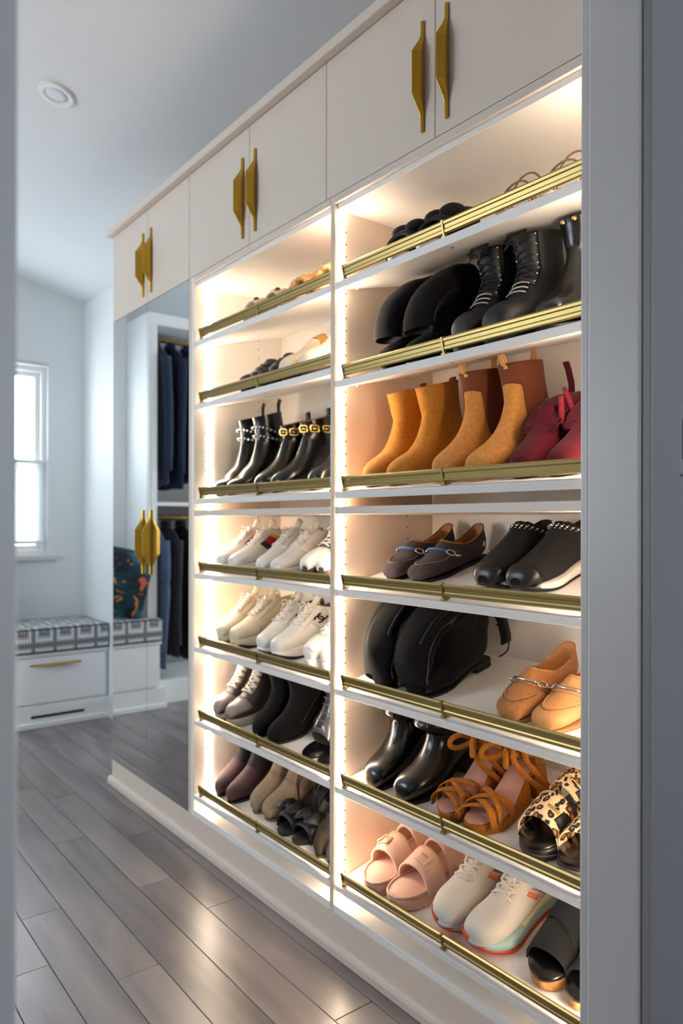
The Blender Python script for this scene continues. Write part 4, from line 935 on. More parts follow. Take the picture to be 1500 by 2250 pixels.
def loafer(r, inner, L, m=GRYS, lm=TANL, stitch=None, bit=None, cord=None, sm=BRUB, emblem=False, piping=None):
    zs = lifter(L, .007, .002); lad = Lad(lprof(L), inner, L, zs, dip=.026, dipn=2.5, eb=.5); upper(r, lad, m, lm, 3., per=3)
    slab(r, 'sole', L, .084, lambda x: 0., zs, sm, inner, grow=-.001)
    # apron seam running round the toe
    u = np.linspace(-1, 1, 41); sv = 2.0+3.6*np.abs(u)**1.6; pv = u*.30*PI*(1+.10*(1-abs(u)))
    pv = np.sign(u)*np.minimum(np.abs(u)*1.6, 1)*.30*PI
    q = lad.pts(sv, pv, .0012); mb = MB(); mb.tube(list(map(tuple, q)), .0018, 6); mb.build('apron_seam', m, r, smooth=True)
    if stitch:
        mb = MB()
        for k in range(0, 40, 1):
            a, b = np.array(q[k]), np.array(q[k+1]); out = lad.pts(np.array([sv[k]-.18]), np.array([pv[k]*1.10]), .0022)[0]; d = (b-a)*.28
            mb.tube([tuple(out-d), tuple(out+d)], .0010, 4)
        o = mb.build('stitching', stitch, r); o['kind'] = 'stuff'
    patch(r, 'saddle_strap', lad, m, 4.2, 5.0, -.52*PI, .52*PI, .0022, .002, 5, 18)
    if piping:
        ph = np.linspace(0, 2*PI, 36, endpoint=False); MB().tube(list(map(tuple, lad.pts(np.full(36, lad.N-.02), ph, .0006))), .0017, 6, True).build('topline_piping', piping, r, smooth=True)
    if bit:
        mb = MB()
        for sg in (-1, 1):
            c = lad.pts(np.array([4.6]), np.array([sg*.30*PI]), .0055)[0]; e1 = lad.pts(np.array([4.6]), np.array([sg*.40*PI]), .0055)[0]; e2 = lad.pts(np.array([4.25]), np.array([sg*.30*PI]), .0055)[0]
            a1, a2 = e1-c, e2-c; a1 = a1/np.linalg.norm(a1)*.011; a2 = a2/np.linalg.norm(a2)*.008
            mb.tube([tuple(c+a1*math.cos(t)+a2*math.sin(t)) for t in np.linspace(0, 2*PI, 16, endpoint=False)], .0022, 6, True)
            mb.tube(list(map(tuple, lad.pts(np.linspace(4.55, 4.9, 5), sg*np.linspace(.40, .47, 5)*PI, .0045))), .0028, 6)
        mb.build('bit_rings', bit, r, smooth=True)
        mb = MB(); mb.tube(list(map(tuple, lad.pts(np.full(11, 4.6), np.linspace(-.22, .22, 11)*PI, .0060))), .0036 if cord else .0028, 8); mb.build('bit_bar', cord or bit, r, smooth=True)
    if emblem: patch(r, 'heel_emblem', lad, CHROME, 7.2, 7.9, -inner*(PI-.95), -inner*(PI-.70), .0012, .0016, 4, 4)
    mb = MB()
    for i in range(4):
        for j in range(2): mb.cyl((.03+.05*i, -.014+.028*j, .0), (.03+.05*i, -.014+.028*j, .003), .005, 8)
    mb.build('grip_nubs', BRUB, r)['kind'] = 'stuff'
def grey_loafer(r, inner, L): loafer(r, inner, L, GRYS, TANL, mat('pale_stitch', '#b7aba0', .8), CHROME, BLUT, BRUB, True, mat('dark_brown_piping', '#2f2422', .7))
def tan_loafer(r, inner, L): loafer(r, inner, L, COG if inner > 0 else PEB, mat('tan_leather_lining', '#b8834f', .6), mat('brown_stitch', '#8a5c34', .8), CHROME, None, mat('tan_sole', '#a87646', .6), False, COG)
def slide(r, inner, L, sm, bed, th, straps, W=.092, bed_m=None, hh=0.):
    zs = lifter(L, th, hh)
    slab(r, 'sole', L, W, lambda x: .010*max(0, (x/L-.8)/.2)**2, lambda x: zs(x)-.003, sm, inner, grow=.002, ch=.15)
    slab(r, 'footbed', L, W, lambda x: zs(x)-.004, lambda x: zs(x)+.002, bed, inner, grow=.0, ch=.4)
    return zs
def pink_slide(r, inner, L):
    zs = slide(r, inner, L, PINK, PINK, .034, 0, W=.096)
    # raised rim round the footbed
    mb = MB(); mb.tube([(x, sg*(float(halfw(L, .096, x))-.001)+inner*.010*max(0, (x/L-.62)/.38)**2, zs(x)+.002) for sg, xs_ in ((1, np.linspace(.01, .99, 24)*L), (-1, np.linspace(.99, .01, 24)*L)) for x in xs_], .0035, 6, True); mb.build('footbed_rim', PINK, r, smooth=True)
    for k, (a, b, h0, h1) in enumerate(((.128, .188, .062, .046), (.052, .105, .078, .068))):
        st = arch(r, 'strap', PINK, a, b, .0485 if k == 0 else .043, 0, h1, .0065, lean=-.010, inner=inner, p=.62, zfn=lambda x: zs(x)-.014, hb=h1) if False else arch(r, 'strap', PINK, b, a, .0495 if k == 0 else .0415, 0, h1+.014, .0065, lean=-.008, inner=inner, p=.60, zfn=lambda x: zs(x)-.014, hb=h0+.014)
        xm = (a+b)/2-.004
        mb = MB(); w = .050 if k == 0 else .042
        G = [[(xm+dx, -inner*w*math.cos(t)*1.03+inner*.004, zs(xm)-.014+(h0+h1+.030)/2*math.sin(t)**.6+.004) for t in np.linspace(.55, 1.5, 8)] for dx in (-.013, 0, .013)]
        mb.sheet(G, .004); mb.build('buckle_tab', PINK, st, smooth=True)
        bk = MB(); c = G[1][1]; bk.tube([(c[0]-.016, c[1], c[2]), (c[0]+.016, c[1], c[2]), (c[0]+.016, c[1]*.86, c[2]+.013), (c[0]-.016, c[1]*.86, c[2]+.013)], .0028, 6, True); bk.build('buckle', mat('rose_buckle', '#e8c9b4', .3), st, smooth=True)
def leopard_slide(r, inner, L):
    zs = slide(r, inner, L, mat('black_midsole', '#121116', .4), BLK, .030, 0, W=.094, hh=.004)
    slab(r, 'sole_band', L, .094, lambda x: .008+.010*max(0, (x/L-.8)/.2)**2, lambda x: .013+.008*max(0, (x/L-.8)/.2)**2, mat('grey_sole_band', '#4a453f', .5), inner, grow=.003)
    for k, (a, b, h0, h1) in enumerate(((.152, .220, .062, .042), (.074, .130, .074, .062))):
        st = arch(r, 'strap', LEO, b, a, .048 if k == 0 else .041, 0, h1+.012, .003, lean=-.008, inner=inner, p=.62, zfn=lambda x: zs(x)-.012, hb=h0+.012)
        w = .048 if k == 0 else .041; xm = (a+b)/2-.006
        G = [[(xm+dx, inner*w*.99*math.cos(t), zs(xm)-.012+(h0+h1+.026)/2*math.sin(t)**.62+.0025) for t in np.linspace(.5, 1.35, 8)] for dx in (-.003, .003)]
        MB().sheet(G, .003).build('buckle_pin', GOLDB, st, smooth=True)
        G = [[(xm+dx, inner*w*1.01*math.cos(t), zs(xm)-.012+(h0+h1+.026)/2*math.sin(t)**.62+.0012) for t in np.linspace(.3, .75, 6)] for dx in (-.018, 0, .018)]
        MB().sheet(G, .004).build('strap_end', BLKM, st, smooth=True)
def woven_slide(r, inner, L):
    zs = lifter(L, .030, .026)
    slab(r, 'cork_wedge', L, .088, lambda x: .006*max(0, (x/L-.8)/.2)**2, lambda x: zs(x)-.008, JUTE if inner < 0 else CORK, inner, grow=.0015, ch=.08)
    slab(r, 'footbed', L, .092, lambda x: zs(x)-.009, lambda x: zs(x)+.001, BLK, inner, grow=.001, ch=.3)
    BW_ = mat('black_woven_elastic', '#161415', .85, bump=.6, scale=420, stretch=(4, .6, 1))
    arch(r, 'toe_band', BW_, .215, .150, (.0475, .0485), 0, .036, .003, lean=-.006, inner=inner, p=.60, zfn=lambda x: zs(x)-.010, hb=.060)
    arch(r, 'cross_band', BW_, .160, .105, (.0480, .043), 0, .062, .003, lean=-.010, diag=.018, inner=inner, p=.62, zfn=lambda x: zs(x)-.010, hb=.078)
    arch(r, 'ankle_band', BW_, .085, .030, (.040, .036), 0, .085, .003, lean=-.010, inner=inner, p=.60, zfn=lambda x: zs(x)-.010, hb=.105)
def ochre_sandal(r, inner, L):
    zs = lifter(L, .028, .048)
    slab(r, 'platform', L, .088, lambda x: .006*max(0, (x/L-.8)/.2)**2, lambda x: zs(x)-.004, OCH, inner, 0.34*L, L, grow=.001, ch=.1)
    slab(r, 'block_heel', L, .080, lambda x: 0., lambda x: zs(x)-.005, OCH, inner, .0, .24*L, grow=.0, ch=.04, n=18)
    slab(r, 'shank', L, .080, lambda x: zs(x)-.016, lambda x: zs(x)-.004, OCH, inner, .18*L, .40*L, ch=.2, n=16)
    slab(r, 'insole', L, .084, lambda x: zs(x)-.004, lambda x: zs(x)+.001, INS, inner, grow=-.001, ch=.4)
    for (a, b, dg, h) in ((.222, .208, .018, .034), (.212, .196, -.018, .038), (.196, .180, .022, .044), (.186, .170, -.022, .047)):
        arch(r, 'toe_strap', OCH, a, b, .0455, 0, h, .003, lean=-.004, diag=dg, inner=inner, p=.6, nr=3, zfn=lambda x: zs(x)-.008)
    mb = MB(); z = zs(.02)
    # heel counter and wrapped ankle ties
    G = [[((.050-.050*math.sin(t)*1.02), .031*math.cos(t), z+.055*k) for t in np.linspace(0, PI, 14)] for k in (0, .5, 1)]
    MB().sheet(G, .003).build('heel_counter', OCH, r, smooth=True)
    for k, (zz, rx, tilt) in enumerate(((.034, .056, .008), (.050, .052, -.010), (.066, .048, .012))):
        t = np.linspace(0, 2*PI, 30); q = np.stack([.050+rx*np.cos(t), .036*np.sin(t), z+zz+tilt*np.cos(t)+.006*np.sin(2*t+k)], 1)
        ribbon(MB(), q, .012, .0032, (0, .1, 1)).build('ankle_tie', OCH, r, smooth=True)
    ends = (((.095, .010, .060), (.125, .024, .072), (.142, .034, .050), (.134, .046, .018), (.112, .054, -.012), (.092, .058, -.040)), ((.085, .020, .058), (.108, .036, .066), (.116, .047, .040), (.098, .054, .004), (.072, .058, -.036)))
    if inner < 0: ends = tuple(tuple((x-.02, y, zz) for x, y, zz in e) for e in ends)
    for e in ends:
        q = cr(e, np.linspace(0, len(e)-1, 22)); q[:, 2] = np.maximum(.006, q[:, 2]+z); ribbon_to(MB(), q, .012, .0032, (.75, .55, .35)).build('tie_end', OCH, r, smooth=True)
    for sg, kx in ((-1, .0), (1, .006)):
        q = cr([(.098, 0, .058), (.122, sg*.018, .074), (.140, sg*.034, .068), (.146, sg*.036, .052), (.132, sg*.022, .046), (.104, sg*.004, .054)], np.linspace(0, 5, 22)); q[:, 0] += kx; q[:, 2] += z
        ribbon_to(MB(), q, .012, .0032, (.85, .3, .42)).build('bow_loop', OCH, r, smooth=True)
    MB().ball((.102, 0, z+.058), .010, 10, 7, (.8, 1, .9)).build('tie_knot', OCH, r, smooth=True)
def knot_slide(r, inner, L):
    slab(r, 'sole', L, .092, lambda x: 0., lambda x: .007, RED if inner > 0 else WRUB, inner); slab(r, 'middle_layer', L, .092, lambda x: .007, lambda x: .013, GREEN if inner > 0 else WRUB, inner)
    zs = lambda x: .020
    slab(r, 'footbed', L, .092, lambda x: .013, lambda x: .020, WRUB, inner, ch=.3)
    arch(r, 'strap', BKN, .222, .095, (.047, .043), 0, .058, .007, lean=-.012, inner=inner, p=.55, zfn=lambda x: .012, hb=.085, nr=9, wav=.004)
    mb = MB(); mb.ball((.150, 0, .090), .017, 14, 9, (1.5, .6, .8)); mb.build('knot', BKN, r, smooth=True)
    for sg in (1, -1): mb = MB(); mb.ball((.160, sg*.024, .080), .026, 14, 9, (1.5, 1.0, .8)); mb.build('knot_wing', BKN, r, smooth=True)
def hoop_sandal(r, inner, L):
    slab(r, 'sole', L, .086, lambda x: 0., lambda x: .010, mat('dark_tan_sole', '#5a3a28', .5), inner); slab(r, 'footbed', L, .082, lambda x: .010, lambda x: .013, mat('ivory_insole', '#d9c8b0', .5), inner)
    for x, h in ((.190, .066), (.150, .085)):
        mb = MB(); mb.tube([(x-.015*math.sin(t), -.043*math.cos(t), .010+h*math.sin(t)**.6) for t in np.linspace(0, PI, 22)], .0026, 6, flat=.8); mb.build('hoop_strap', BRZ, r, smooth=True)
    arch(r, 'toe_strap', BRZ, .205, .188, .043, 0, .050, .003, inner=inner, p=.6, nr=3, zfn=lambda x: .008)
    mb = MB()
    for i in range(6):
        for sg in (1, -1): mb.tube([(.205-.020*i, sg*.042, .012), (.195-.020*i, sg*.044, .040)], .0018, 5)
    mb.build('side_bars', BRZ, r, smooth=True)['kind'] = 'stuff'
def cream_sandal(r, inner, L):
    slab(r, 'sole', L, .084, lambda x: 0., lambda x: .012, mat('tan_wood_sole', '#c79a62', .6), inner); slab(r, 'footbed', L, .082, lambda x: .012, lambda x: .016, CRM, inner)
    arch(r, 'toe_strap', CRM, .214, .165, .043, 0, .058, .004, lean=-.008, inner=inner, p=.6, zfn=lambda x: .010, hb=.066)
    arch(r, 'instep_strap', WHT, .125, .095, .040, 0, .088, .004, lean=-.01, inner=inner, p=.6, zfn=lambda x: .010)
    mb = MB(); mb.ball((.182, .004, .072), .010); mb.build('brown_bead', mat('brown_bead', '#6b4526', .4), r, smooth=True)
    arch(r, 'yellow_patch', YEL, .122, .100, .0405, 0, .0895, .005, lean=-.01, inner=inner, p=.6, zfn=lambda x: .012, nt=8)
def raffia_slide(r, inner, L):
    slab(r, 'sole', L, .088, lambda x: 0., lambda x: .014, JUTE, inner); slab(r, 'footbed', L, .084, lambda x: .014, lambda x: .018, CRM, inner)
    G = []
    m = MB()
    for k in range(7):
        x = .215-.020*k
        m.tube([(x+.006*math.sin(9*t+k*PI)-.012*math.sin(t), -.045*math.cos(t), .012+(.058+.005*k)*math.sin(t)**.6) for t in np.linspace(0, PI, 26)], .0105, 7, flat=.7)
    m.build('woven_band', WOV, r, smooth=True)
    mb = MB(); mb.tube([(.205-.012*math.sin(t), -.045*math.cos(t), .016+.060*math.sin(t)**.6) for t in np.linspace(0, PI, 22)], .006, 6); mb.build('band_edge', STRAW, r, smooth=True)
def puffy_slide(r, inner, L):
    slab(r, 'sole', L, .088, lambda x: 0., lambda x: .014, BRUB, inner); slab(r, 'footbed', L, .086, lambda x: .014, lambda x: .019, NAVP, inner)
    for k, (x, h, rr) in enumerate(((.205, .036, .014), (.180, .046, .016), (.152, .056, .017), (.122, .066, .018))):
        mb = MB(); mb.tube([(x+.010*math.sin(3*t+k)-.008*math.sin(t), -.042*math.cos(t), .014+h*math.sin(t)**.6) for t in np.linspace(0, PI, 24)], [rr*(.75+.25*abs(math.sin(2.5*t+k))) for t in np.linspace(0, PI, 24)], 10); mb.build('puffy_strap', NAVP, r, smooth=True)
def espadrille(r, inner, L):
    zs = lifter(L, .020, .020)
    slab(r, 'rope_wedge', L, .088, lambda x: 0., zs, mat('dark_wedge', '#33241c', .7), inner, grow=.0015)
    lad = Lad([(a, b*1.05, c, d, e*1.02) for a, b, c, d, e in sprof(L, 1., 1., 1.1)][:8], inner, L, zs); lad2 = lad
    upper(r, lad, CANV, mat('straw_lining', '#d9b27a', .7), 2.)
    arch(r, 'ankle_strap', STRAW, .120, .085, (.039, .036), 0, .088, .004, lean=-.012, inner=inner, p=.55, zfn=lambda x: zs(x)-.002)
    G = [[((.046-.046*math.sin(t)), .034*math.cos(t), zs(.02)+.060*k) for t in np.linspace(0, PI, 14)] for k in (0, .5, 1)]
    MB().sheet(G, .003).build('heel_counter', CANV, r, smooth=True)
    ribbon(MB(), cr([(.10, -inner*.036, zs(.1)+.07), (.115, -inner*.048, zs(.1)+.055), (.125, -inner*.052, zs(.1)+.030), (.11, -inner*.050, zs(.1)+.012)], np.linspace(0, 3, 10)), .012, .003, (.8, .2, .4)).build('tie_end', STRAW, r, smooth=True)
def studded_boot(r, inner, L):
    lad = ankle_boot(r, inner, L, BLK, LIN, BRUB, .205, .006, .030, front=.118, back=.014, toe=.82, pt=.9, ank=.124)
    for k, (a, b) in enumerate(((9.95, 10.30), (9.30, 9.65))):
        S_ = np.linspace(-1, 1, 36); dz = .0
        G = np.array([lad.pts(np.full(36, s)+.35*np.cos(np.linspace(-PI, PI, 36))*(1 if k == 0 else -1), np.linspace(-PI, PI, 36), .0026) for s in np.linspace(a, b, 3)])
        MB().sheet(G, .0024).build('strap', BLKM, r, smooth=True)
        n = 26; ph = np.linspace(-PI, PI, n, endpoint=False)
        studs(r, 'studs', lad, CHROME, np.full(n, (a+b)/2)+.35*np.cos(ph)*(1 if k == 0 else -1), ph, .0042, .0050)['kind'] = 'stuff'
    q = lad.pts(np.linspace(10.0, 7.6, 12), np.linspace(.30, .78, 12)*PI, .003); ribbon(MB(), q, .010, .0024, (0.3, 0, 1)).build('side_strap', BLKM, r, smooth=True)
    mb = MB(); P = lad.pts(np.array([11.9]), np.array([PI]), .002)[0]
    mb.tube([(P[0], 0, P[2]-.02), (P[0]-.004, 0, P[2]+.012), (P[0]-.010, 0, P[2]+.030), (P[0]-.018, 0, P[2]+.040), (P[0]-.012, 0, P[2]+.044), (P[0]-.002, 0, P[2]+.028), (P[0]+.004, 0, P[2]-.01)], .0028, 6); mb.build('pull_loop', BLKM, r, smooth=True)
def buckle_boot(r, inner, L):
    lad = ankle_boot(r, inner, L, BLK, TANL, BRUB, .168, .006, .022, front=.120, back=.012, toe=1.0)
    MB().sheet(lad.grid(9.9, 10.6, 3, -PI, PI, 36, .0022), .0026).build('strap', BLK, r, smooth=True)
    for ph in (.04*PI, .27*PI, .50*PI, -.27*PI):
        c = lad.pts(np.array([10.25]), np.array([ph]), .0062)[0]; a = lad.pts(np.array([10.25]), np.array([ph+.25]), .0062)[0]-c; b = lad.pts(np.array([10.55]), np.array([ph]), .0062)[0]-c
        a = a/np.linalg.norm(a)*.013; b = b/np.linalg.norm(b)*.010
        mb = MB(); mb.tube([tuple(c+a*np.sign(math.cos(t))*abs(math.cos(t))**.5+b*np.sign(math.sin(t))*abs(math.sin(t))**.5) for t in np.linspace(0, 2*PI, 20, endpoint=False)], .0034, 6, True)
        mb.tube([tuple(c-a*.45), tuple(c+a*.45)], .004, 8); mb.build('gold_buckle', GOLDB, r, smooth=True)
    loop_tab(r, lad, BLK, .022, .014)
    G = lad.grid(10.6, 12.0, 4, -.30, .30, 8, .001); MB().sheet(G, .0016).build('front_panel', BLK, r, smooth=True)
def plain_boot(r, inner, L): 
    lad = ankle_boot(r, inner, L, BLK, LIN, BRUB, .225, .006, .018, front=.128, back=.010)
    patch(r, 'side_gore', lad, mat('green_black_elastic', '#1d211c', .9, bump=.4, scale=400), 10.2, 12., -inner*.34*PI, -inner*.66*PI, .0008, .0014, 8, 8)
def gold_stud_boot(r, inner, L):
    lad = ankle_boot(r, inner, L, BLK, LIN, BRUB, .215, .008, .018, front=.120, back=.010)
    studs(r, 'gold_studs', lad, GOLDB, [11.6, 11.6], [.25, -.25], .006, .002); patch(r, 'side_gore', lad, BLKM, 9.6, 12., -inner*.36*PI, -inner*.64*PI, .0008, .0014, 8, 8)
def silver_laced(r, inner, L):
    zs = lifter(L, .008, .060); k = L/.27
    st = [(.200,.040,.196,.001,.0405),(.194,.058,.166,.001,.043),(.168,.080,.120,.002,.040),(.150,.102,.072,.003,.036),(.138,.124,.032,.006,.034),(.130,.142,.006,.020,.034),(.124,.160,.001,.055,.036),(.122,.185,.006,.105,.039),(.122,.210,.008,.155,.042)]
    lad = Lad([(a*k, b, c*k, d, e) for a, b, c, d, e in st], inner, L, zs)
    ph = np.linspace(0, 2*PI, 30, endpoint=False); MB().rings(list(lad.pts(np.linspace(0, lad.N, 25)[:, None], ph[None, :])), True, False, False).build('upper', SILV, r, smooth=True)
    MB().rings(list(lad.pts(np.linspace(lad.N, 0, 20)[:, None], ph[None, :], -.003)), True, False, False).build('lining', LIN, r, smooth=True)
    slab(r, 'sole', L, .088, lambda x: zs(x)-.008, zs, BLK, inner, grow=.001); slab(r, 'heel', L, .066, lambda x: 0., lambda x: zs(x)-.008, BLK, inner, 0., .2*L, ch=.05, n=16)
    slab(r, 'insole', L, .082, lambda x: zs(x)-.001, lambda x: zs(x)+.002, BLK, inner, .55*L, L, grow=-.003, n=14)
    patch(r, 'front_panel', lad, BLKM, .6, 8., -.22, .22, .0012, .0016, 16, 6)
    laces(r, lad, SILV, .8, 7.9, 10, .36, .36, .0028, straight=True, bow=False, off=.004)
def tall_black(r, inner, L):
    zs = lifter(L, .006, .050); k = L/.27
    st = [(.268,.020,.270,.005,.008),(.262,.034,.264,.002,.020),(.246,.046,.242,.001,.033),(.222,.056,.206,.001,.0425),(.192,.070,.160,.001,.044),(.168,.092,.108,.002,.042),(.158,.118,.058,.004,.043),(.158,.140,.014,.016,.046),(.160,.158,-.008,.06,.050),(.158,.172,-.012,.11,.052),(.150,.180,.0,.150,.052),(.13,.185,.02,.168,.050)]
    lad = Lad([(a*k, b, c*k, d, e) for a, b, c, d, e in st], inner, L, zs); upper(r, lad, BSU, LIN, 2.)
    slab(r, 'sole', L, .086, lambda x: zs(x)-.006, zs, BRUB, inner, grow=.001, pt=.8); heel_block(r, L, .080, zs, .006, BRUB, inner, .2)
    mb = MB(); mb.tube(list(map(tuple, lad.pts(np.linspace(4., 10.8, 20), np.full(20, -inner*.5*PI), .001))), .0016, 6); mb.build('side_zip', BLKM, r, smooth=True)
def plum_boot(r, inner, L):
    lad = ankle_boot(r, inner, L, PLUM, LIN, mat('dark_brown_sole', '#2b1d1c', .6), .218, .006, .034, front=.128, back=.006, toe=.95, folds=.0016, w=.98, tw=.85, pt=.85)
    patch(r, 'shaft_panel', lad, mat('dark_plum_knit', '#2b1f22', .9, bump=.3, scale=400), 4.9, 12., -PI, PI, .0008, .0016, 20, 36)
def sock_boot(r, inner, L):
    lad = ankle_boot(r, inner, L, BEI, LIN, mat('taupe_sole', '#7b6a55', .6), .205, .006, .034, front=.122, back=.012, w=.97)
    patch(r, 'toe_panel', lad, BEIS, .1, 5.0, -.62*PI, .62*PI, .0010, .0016, 14, 18)
    patch(r, 'front_panel', lad, BEIS, 5.0, 12., -.24*PI, .24*PI, .0010, .0016, 14, 8)
    loop_tab(r, lad, LIN, .012, .008)
def bow_sandal(r, inner, L):
    zs = lifter(L, .010, .050)
    slab(r, 'sole', L, .086, lambda x: zs(x)-.010, lambda x: zs(x)-.003, BLK, inner); slab(r, 'block_heel', L, .070, lambda x: 0., lambda x: zs(x)-.010, BLK, inner, 0, .2*L, ch=.05, n=16); slab(r, 'footbed', L, .084, lambda x: zs(x)-.004, lambda x: zs(x)+.001, BLKM, inner, ch=.4)
    arch(r, 'toe_band', BLKM, .225, .160, (.043, .045), 0, .042, .004, lean=-.006, inner=inner, p=.55, zfn=lambda x: zs(x)-.008, hb=.058)
    for sg in (1, -1):
        G = []
        for i in range(7):
            u = i/6; G.append([(.190+.032*v*math.sin(PI*min(1, u*1.0+.12))*1.0, sg*(.006+.044*u), zs(.19)+.052+.020*math.sin(PI*u)*(1-.5*v*v)-.022*u) for v in np.linspace(-1, 1, 7)])
        MB().sheet(G, .006).build('bow_wing', BLKM, r, smooth=True)
    MB().ball((.190, 0, zs(.19)+.052), .013, 12, 8, (1.3, .9, .8)).build('bow_knot', BLKM, r, smooth=True)
    mb = MB(); z = zs(.03)
    mb.tube([(.050+.045*math.cos(t), .036*math.sin(t), z+.075+.010*math.cos(t)) for t in np.linspace(0, 2*PI, 26, endpoint=False)], .0030, 6, True); mb.build('ankle_strap', BLKM, r, smooth=True)
    mb = MB()
    for sg in (1, -1): mb.tube(cr([(.085, sg*.030, z+.080), (.110, sg*.036, z+.050), (.125, sg*.042, z+.020), (.135, sg*.044, zs(.14)-.002)], np.linspace(0, 3, 10)).tolist(), .0028, 6)
    mb.tube([(.006, 0, z), (.004, 0, z+.04), (.006, 0, z+.072)], .004, 6); mb.build('side_straps', BLKM, r, smooth=True)['kind'] = 'stuff'
def taupe_boot(r, inner, L):
    ankle_boot(r, inner, L, TAU, LIN, mat('taupe_dark_sole', '#2d251d', .6), .205, .006, .036, front=.124, back=.008, pt=.8, tw=.75, folds=.002)

# ---- the shelves, right bay from the top
pair(knot_slide, 'slide_sandal', 'black knotted slide on the top right shelf', 'sandal', 'black knotted slides', 'R1', (1.348, 1.232), .046, .25)
pair(hoop_sandal, 'strappy_sandal', 'bronze hoop-strap sandal on the top right shelf', 'sandal', 'bronze hoop sandals', 'R1', (1.005, .888), .040, .25)
pair(slouch, 'tall_boot', 'tall black suede boot with its shaft folded forward', 'boot', 'folded black suede boots', 'R2', (1.375, 1.262), .040, .255)
pair(combat, 'combat_boot', 'black lace-up combat boot with silver eyelets', 'boot', 'black combat boots', 'R2', (1.115, 1.012), .036, .255)
pair(gold_stud_boot, 'ankle_boot', 'black leather ankle boot with gold studs beside the combat boots', 'boot', 'black gold-studded boots', 'R2', (.900,), .040, .255)
pair(mustard, 'ankle_boot', 'mustard suede ankle boot with rust pull tab', 'boot', 'mustard suede boots', 'R3', (1.425, 1.318), .036, .255)
pair(tanchelsea, 'ankle_boot', 'tan suede chelsea boot with brown elastic side', 'boot', 'tan chelsea boots', 'R3', (1.178, 1.062), .036, .265)
pair(burgundy, 'ankle_boot', 'slouched burgundy suede boot with a tie loop', 'boot', 'burgundy suede boots', 'R3', (.955, .850), .036, .255)
pair(grey_loafer, 'loafer', 'grey-brown suede driving loafer with blue corded bit', 'loafer', 'grey driving loafers', 'R4', (1.412, 1.302), .095, .252)
pair(knit_sneaker, 'sneaker', 'black knit slip-on sneaker with silver studs', 'sneaker', 'black studded knit sneakers', 'R4', (1.085, .978), .080, .262)
pair(tasselboot, 'tall_boot', 'slouched black suede boot with folded shaft below the grey loafers', 'boot', 'slouched black boots', 'R5', (1.398, 1.262), .048, .255, yaw=(0, 0))
pair(tan_loafer, 'loafer', 'tan moccasin loafer with silver horsebit', 'loafer', 'tan horsebit loafers', 'R5', (1.000, .895), .052, .255)
pair(leatherboot, 'ankle_boot', 'glossy black leather boot with soft slouching shaft', 'boot', 'glossy black boots', 'R6', (1.420, 1.292), .040, .255)
pair(ochre_sandal, 'platform_sandal', 'ochre suede platform sandal with long ankle ties', 'sandal', 'ochre platform sandals', 'R6', (1.168, 1.072), .040, .245)
pair(leopard_slide, 'slide_sandal', 'leopard print slide with gold buckle pins', 'sandal', 'leopard slides', 'R6', (.932, .828), .040, .255)
pair(pink_slide, 'slide_sandal', 'pale pink foam slide with two buckled straps', 'sandal', 'pink foam slides', 'R7', (1.410, 1.305), .028, .252)
pair(runner, 'sneaker', 'off-white running shoe with mint foam and orange sole', 'sneaker', 'off-white running shoes', 'R7', (1.165, 1.055), .036, .270)
pair(woven_slide, 'slide_sandal', 'black woven-band slide on a cork wedge', 'sandal', 'black woven slides', 'R7', (.918, .818), .050, .250)
# ---- left bay from the top
pair(cream_sandal, 'sandal', 'cream strap sandal with brown bead on the top left shelf', 'sandal', 'cream bead sandals', 'L1', (2.04, 1.915), .040, .245)
pair(raffia_slide, 'slide_sandal', 'woven straw slide on the top left shelf', 'sandal', 'woven straw slides', 'L1', (1.765, 1.64), .040, .25)
pair(puffy_slide, 'slide_sandal', 'dark plum puffy-strap slide on the second left shelf', 'sandal', 'plum puffy slides', 'L2', (2.065, 1.955), .045, .25)
pair(espadrille, 'espadrille', 'cream canvas espadrille with straw ankle strap', 'espadrille', 'cream espadrilles', 'L2', (1.82, 1.70), .045, .25)
pair(studded_boot, 'ankle_boot', 'black ankle boot with crossed silver-studded straps', 'boot', 'black studded-strap boots', 'L3', (2.212, 2.112), .036, .255)
pair(buckle_boot, 'ankle_boot', 'short black leather boot with gold buckles', 'boot', 'gold buckle boots', 'L3', (1.952, 1.842), .036, .255)
pair(plain_boot, 'ankle_boot', 'tall plain black boot beside the gold buckle pair', 'boot', 'plain black boots', 'L3', (1.672,), .040, .26)
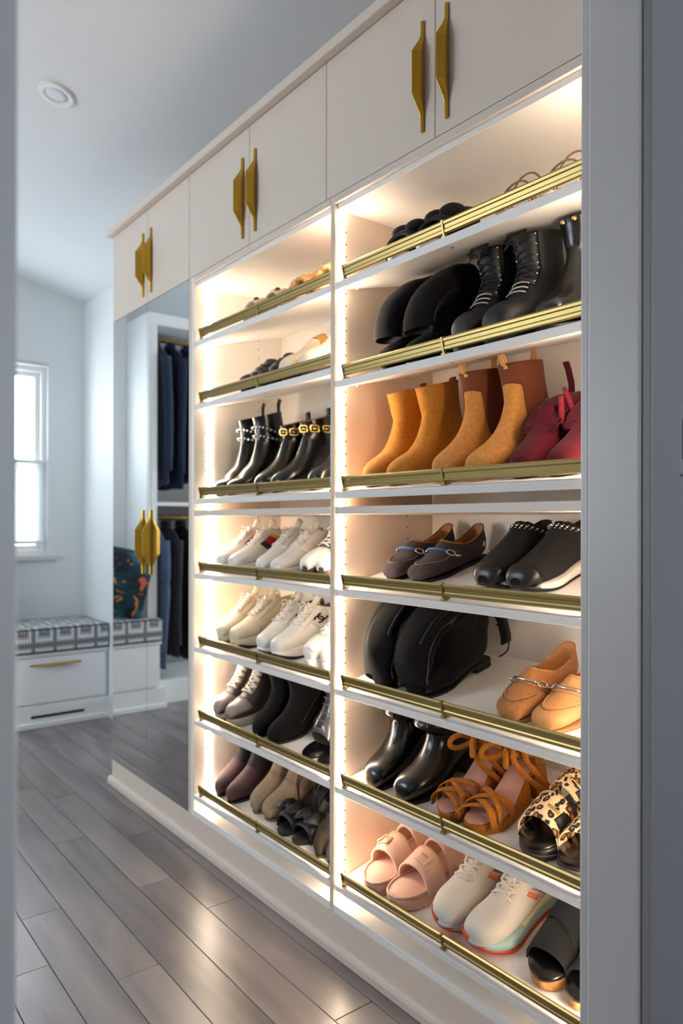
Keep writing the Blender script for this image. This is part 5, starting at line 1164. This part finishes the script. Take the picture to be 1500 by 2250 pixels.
pair(flag_sneaker, 'sneaker', 'white sneaker with red, navy and yellow side stripes', 'sneaker', 'white striped sneakers', 'L4', (2.200, 2.100), .040, .262)
pair(plain_sneaker, 'sneaker', 'plain white low sneaker on the fourth left shelf', 'sneaker', 'plain white sneakers', 'L4', (1.945, 1.845), .040, .262)
pair(black_sole_sneaker, 'sneaker', 'dark sneaker with white toe cap and black sidewall', 'sneaker', 'white-capped dark sneakers', 'L4', (1.70, 1.605), .040, .262)
pair(cream_runner, 'sneaker', 'cream and champagne chunky sneaker', 'sneaker', 'cream chunky sneakers', 'L5', (2.205, 2.095), .045, .265)
pair(cc_sneaker, 'sneaker', 'white sneaker with black interlocked ring emblem', 'sneaker', 'white emblem sneakers', 'L5', (1.945, 1.848), .045, .265)
pair(white_trainer, 'sneaker', 'thick-soled white trainer next to the divider on the fifth shelf', 'sneaker', 'white trainers', 'L5', (1.690, 1.592), .045, .262)
pair(hightop, 'high_top_sneaker', 'graphite high-top sneaker with thick pale laces', 'sneaker', 'graphite high-tops', 'L6', (2.215, 2.115), .040, .262)
pair(tall_black, 'tall_boot', 'pointed black suede boot beside the graphite high-tops', 'boot', 'pointed black suede boots', 'L6', (1.975, 1.870), .040, .255)
pair(silver_laced, 'ankle_boot', 'silver laced open-toe boot next to the divider', 'boot', 'silver open-toe boots', 'L6', (1.715, 1.625), .045, .255)
pair(plum_boot, 'ankle_boot', 'plum brown ankle boot on the lowest left shelf', 'boot', 'plum brown boots', 'L7', (2.225, 2.130), .045, .255)
pair(sock_boot, 'ankle_boot', 'beige knit sock boot on the lowest left shelf', 'boot', 'beige sock boots', 'L7', (2.015, 1.925), .062, .255)
pair(bow_sandal, 'bow_sandal', 'black bow sandal with ankle strap on the lowest left shelf', 'sandal', 'black bow sandals', 'L7', (1.838, 1.744), .040, .25)
pair(taupe_boot, 'ankle_boot', 'dark taupe suede boot next to the divider, lowest shelf', 'boot', 'taupe suede boots', 'L7', (1.655, 1.580), .045, .255)
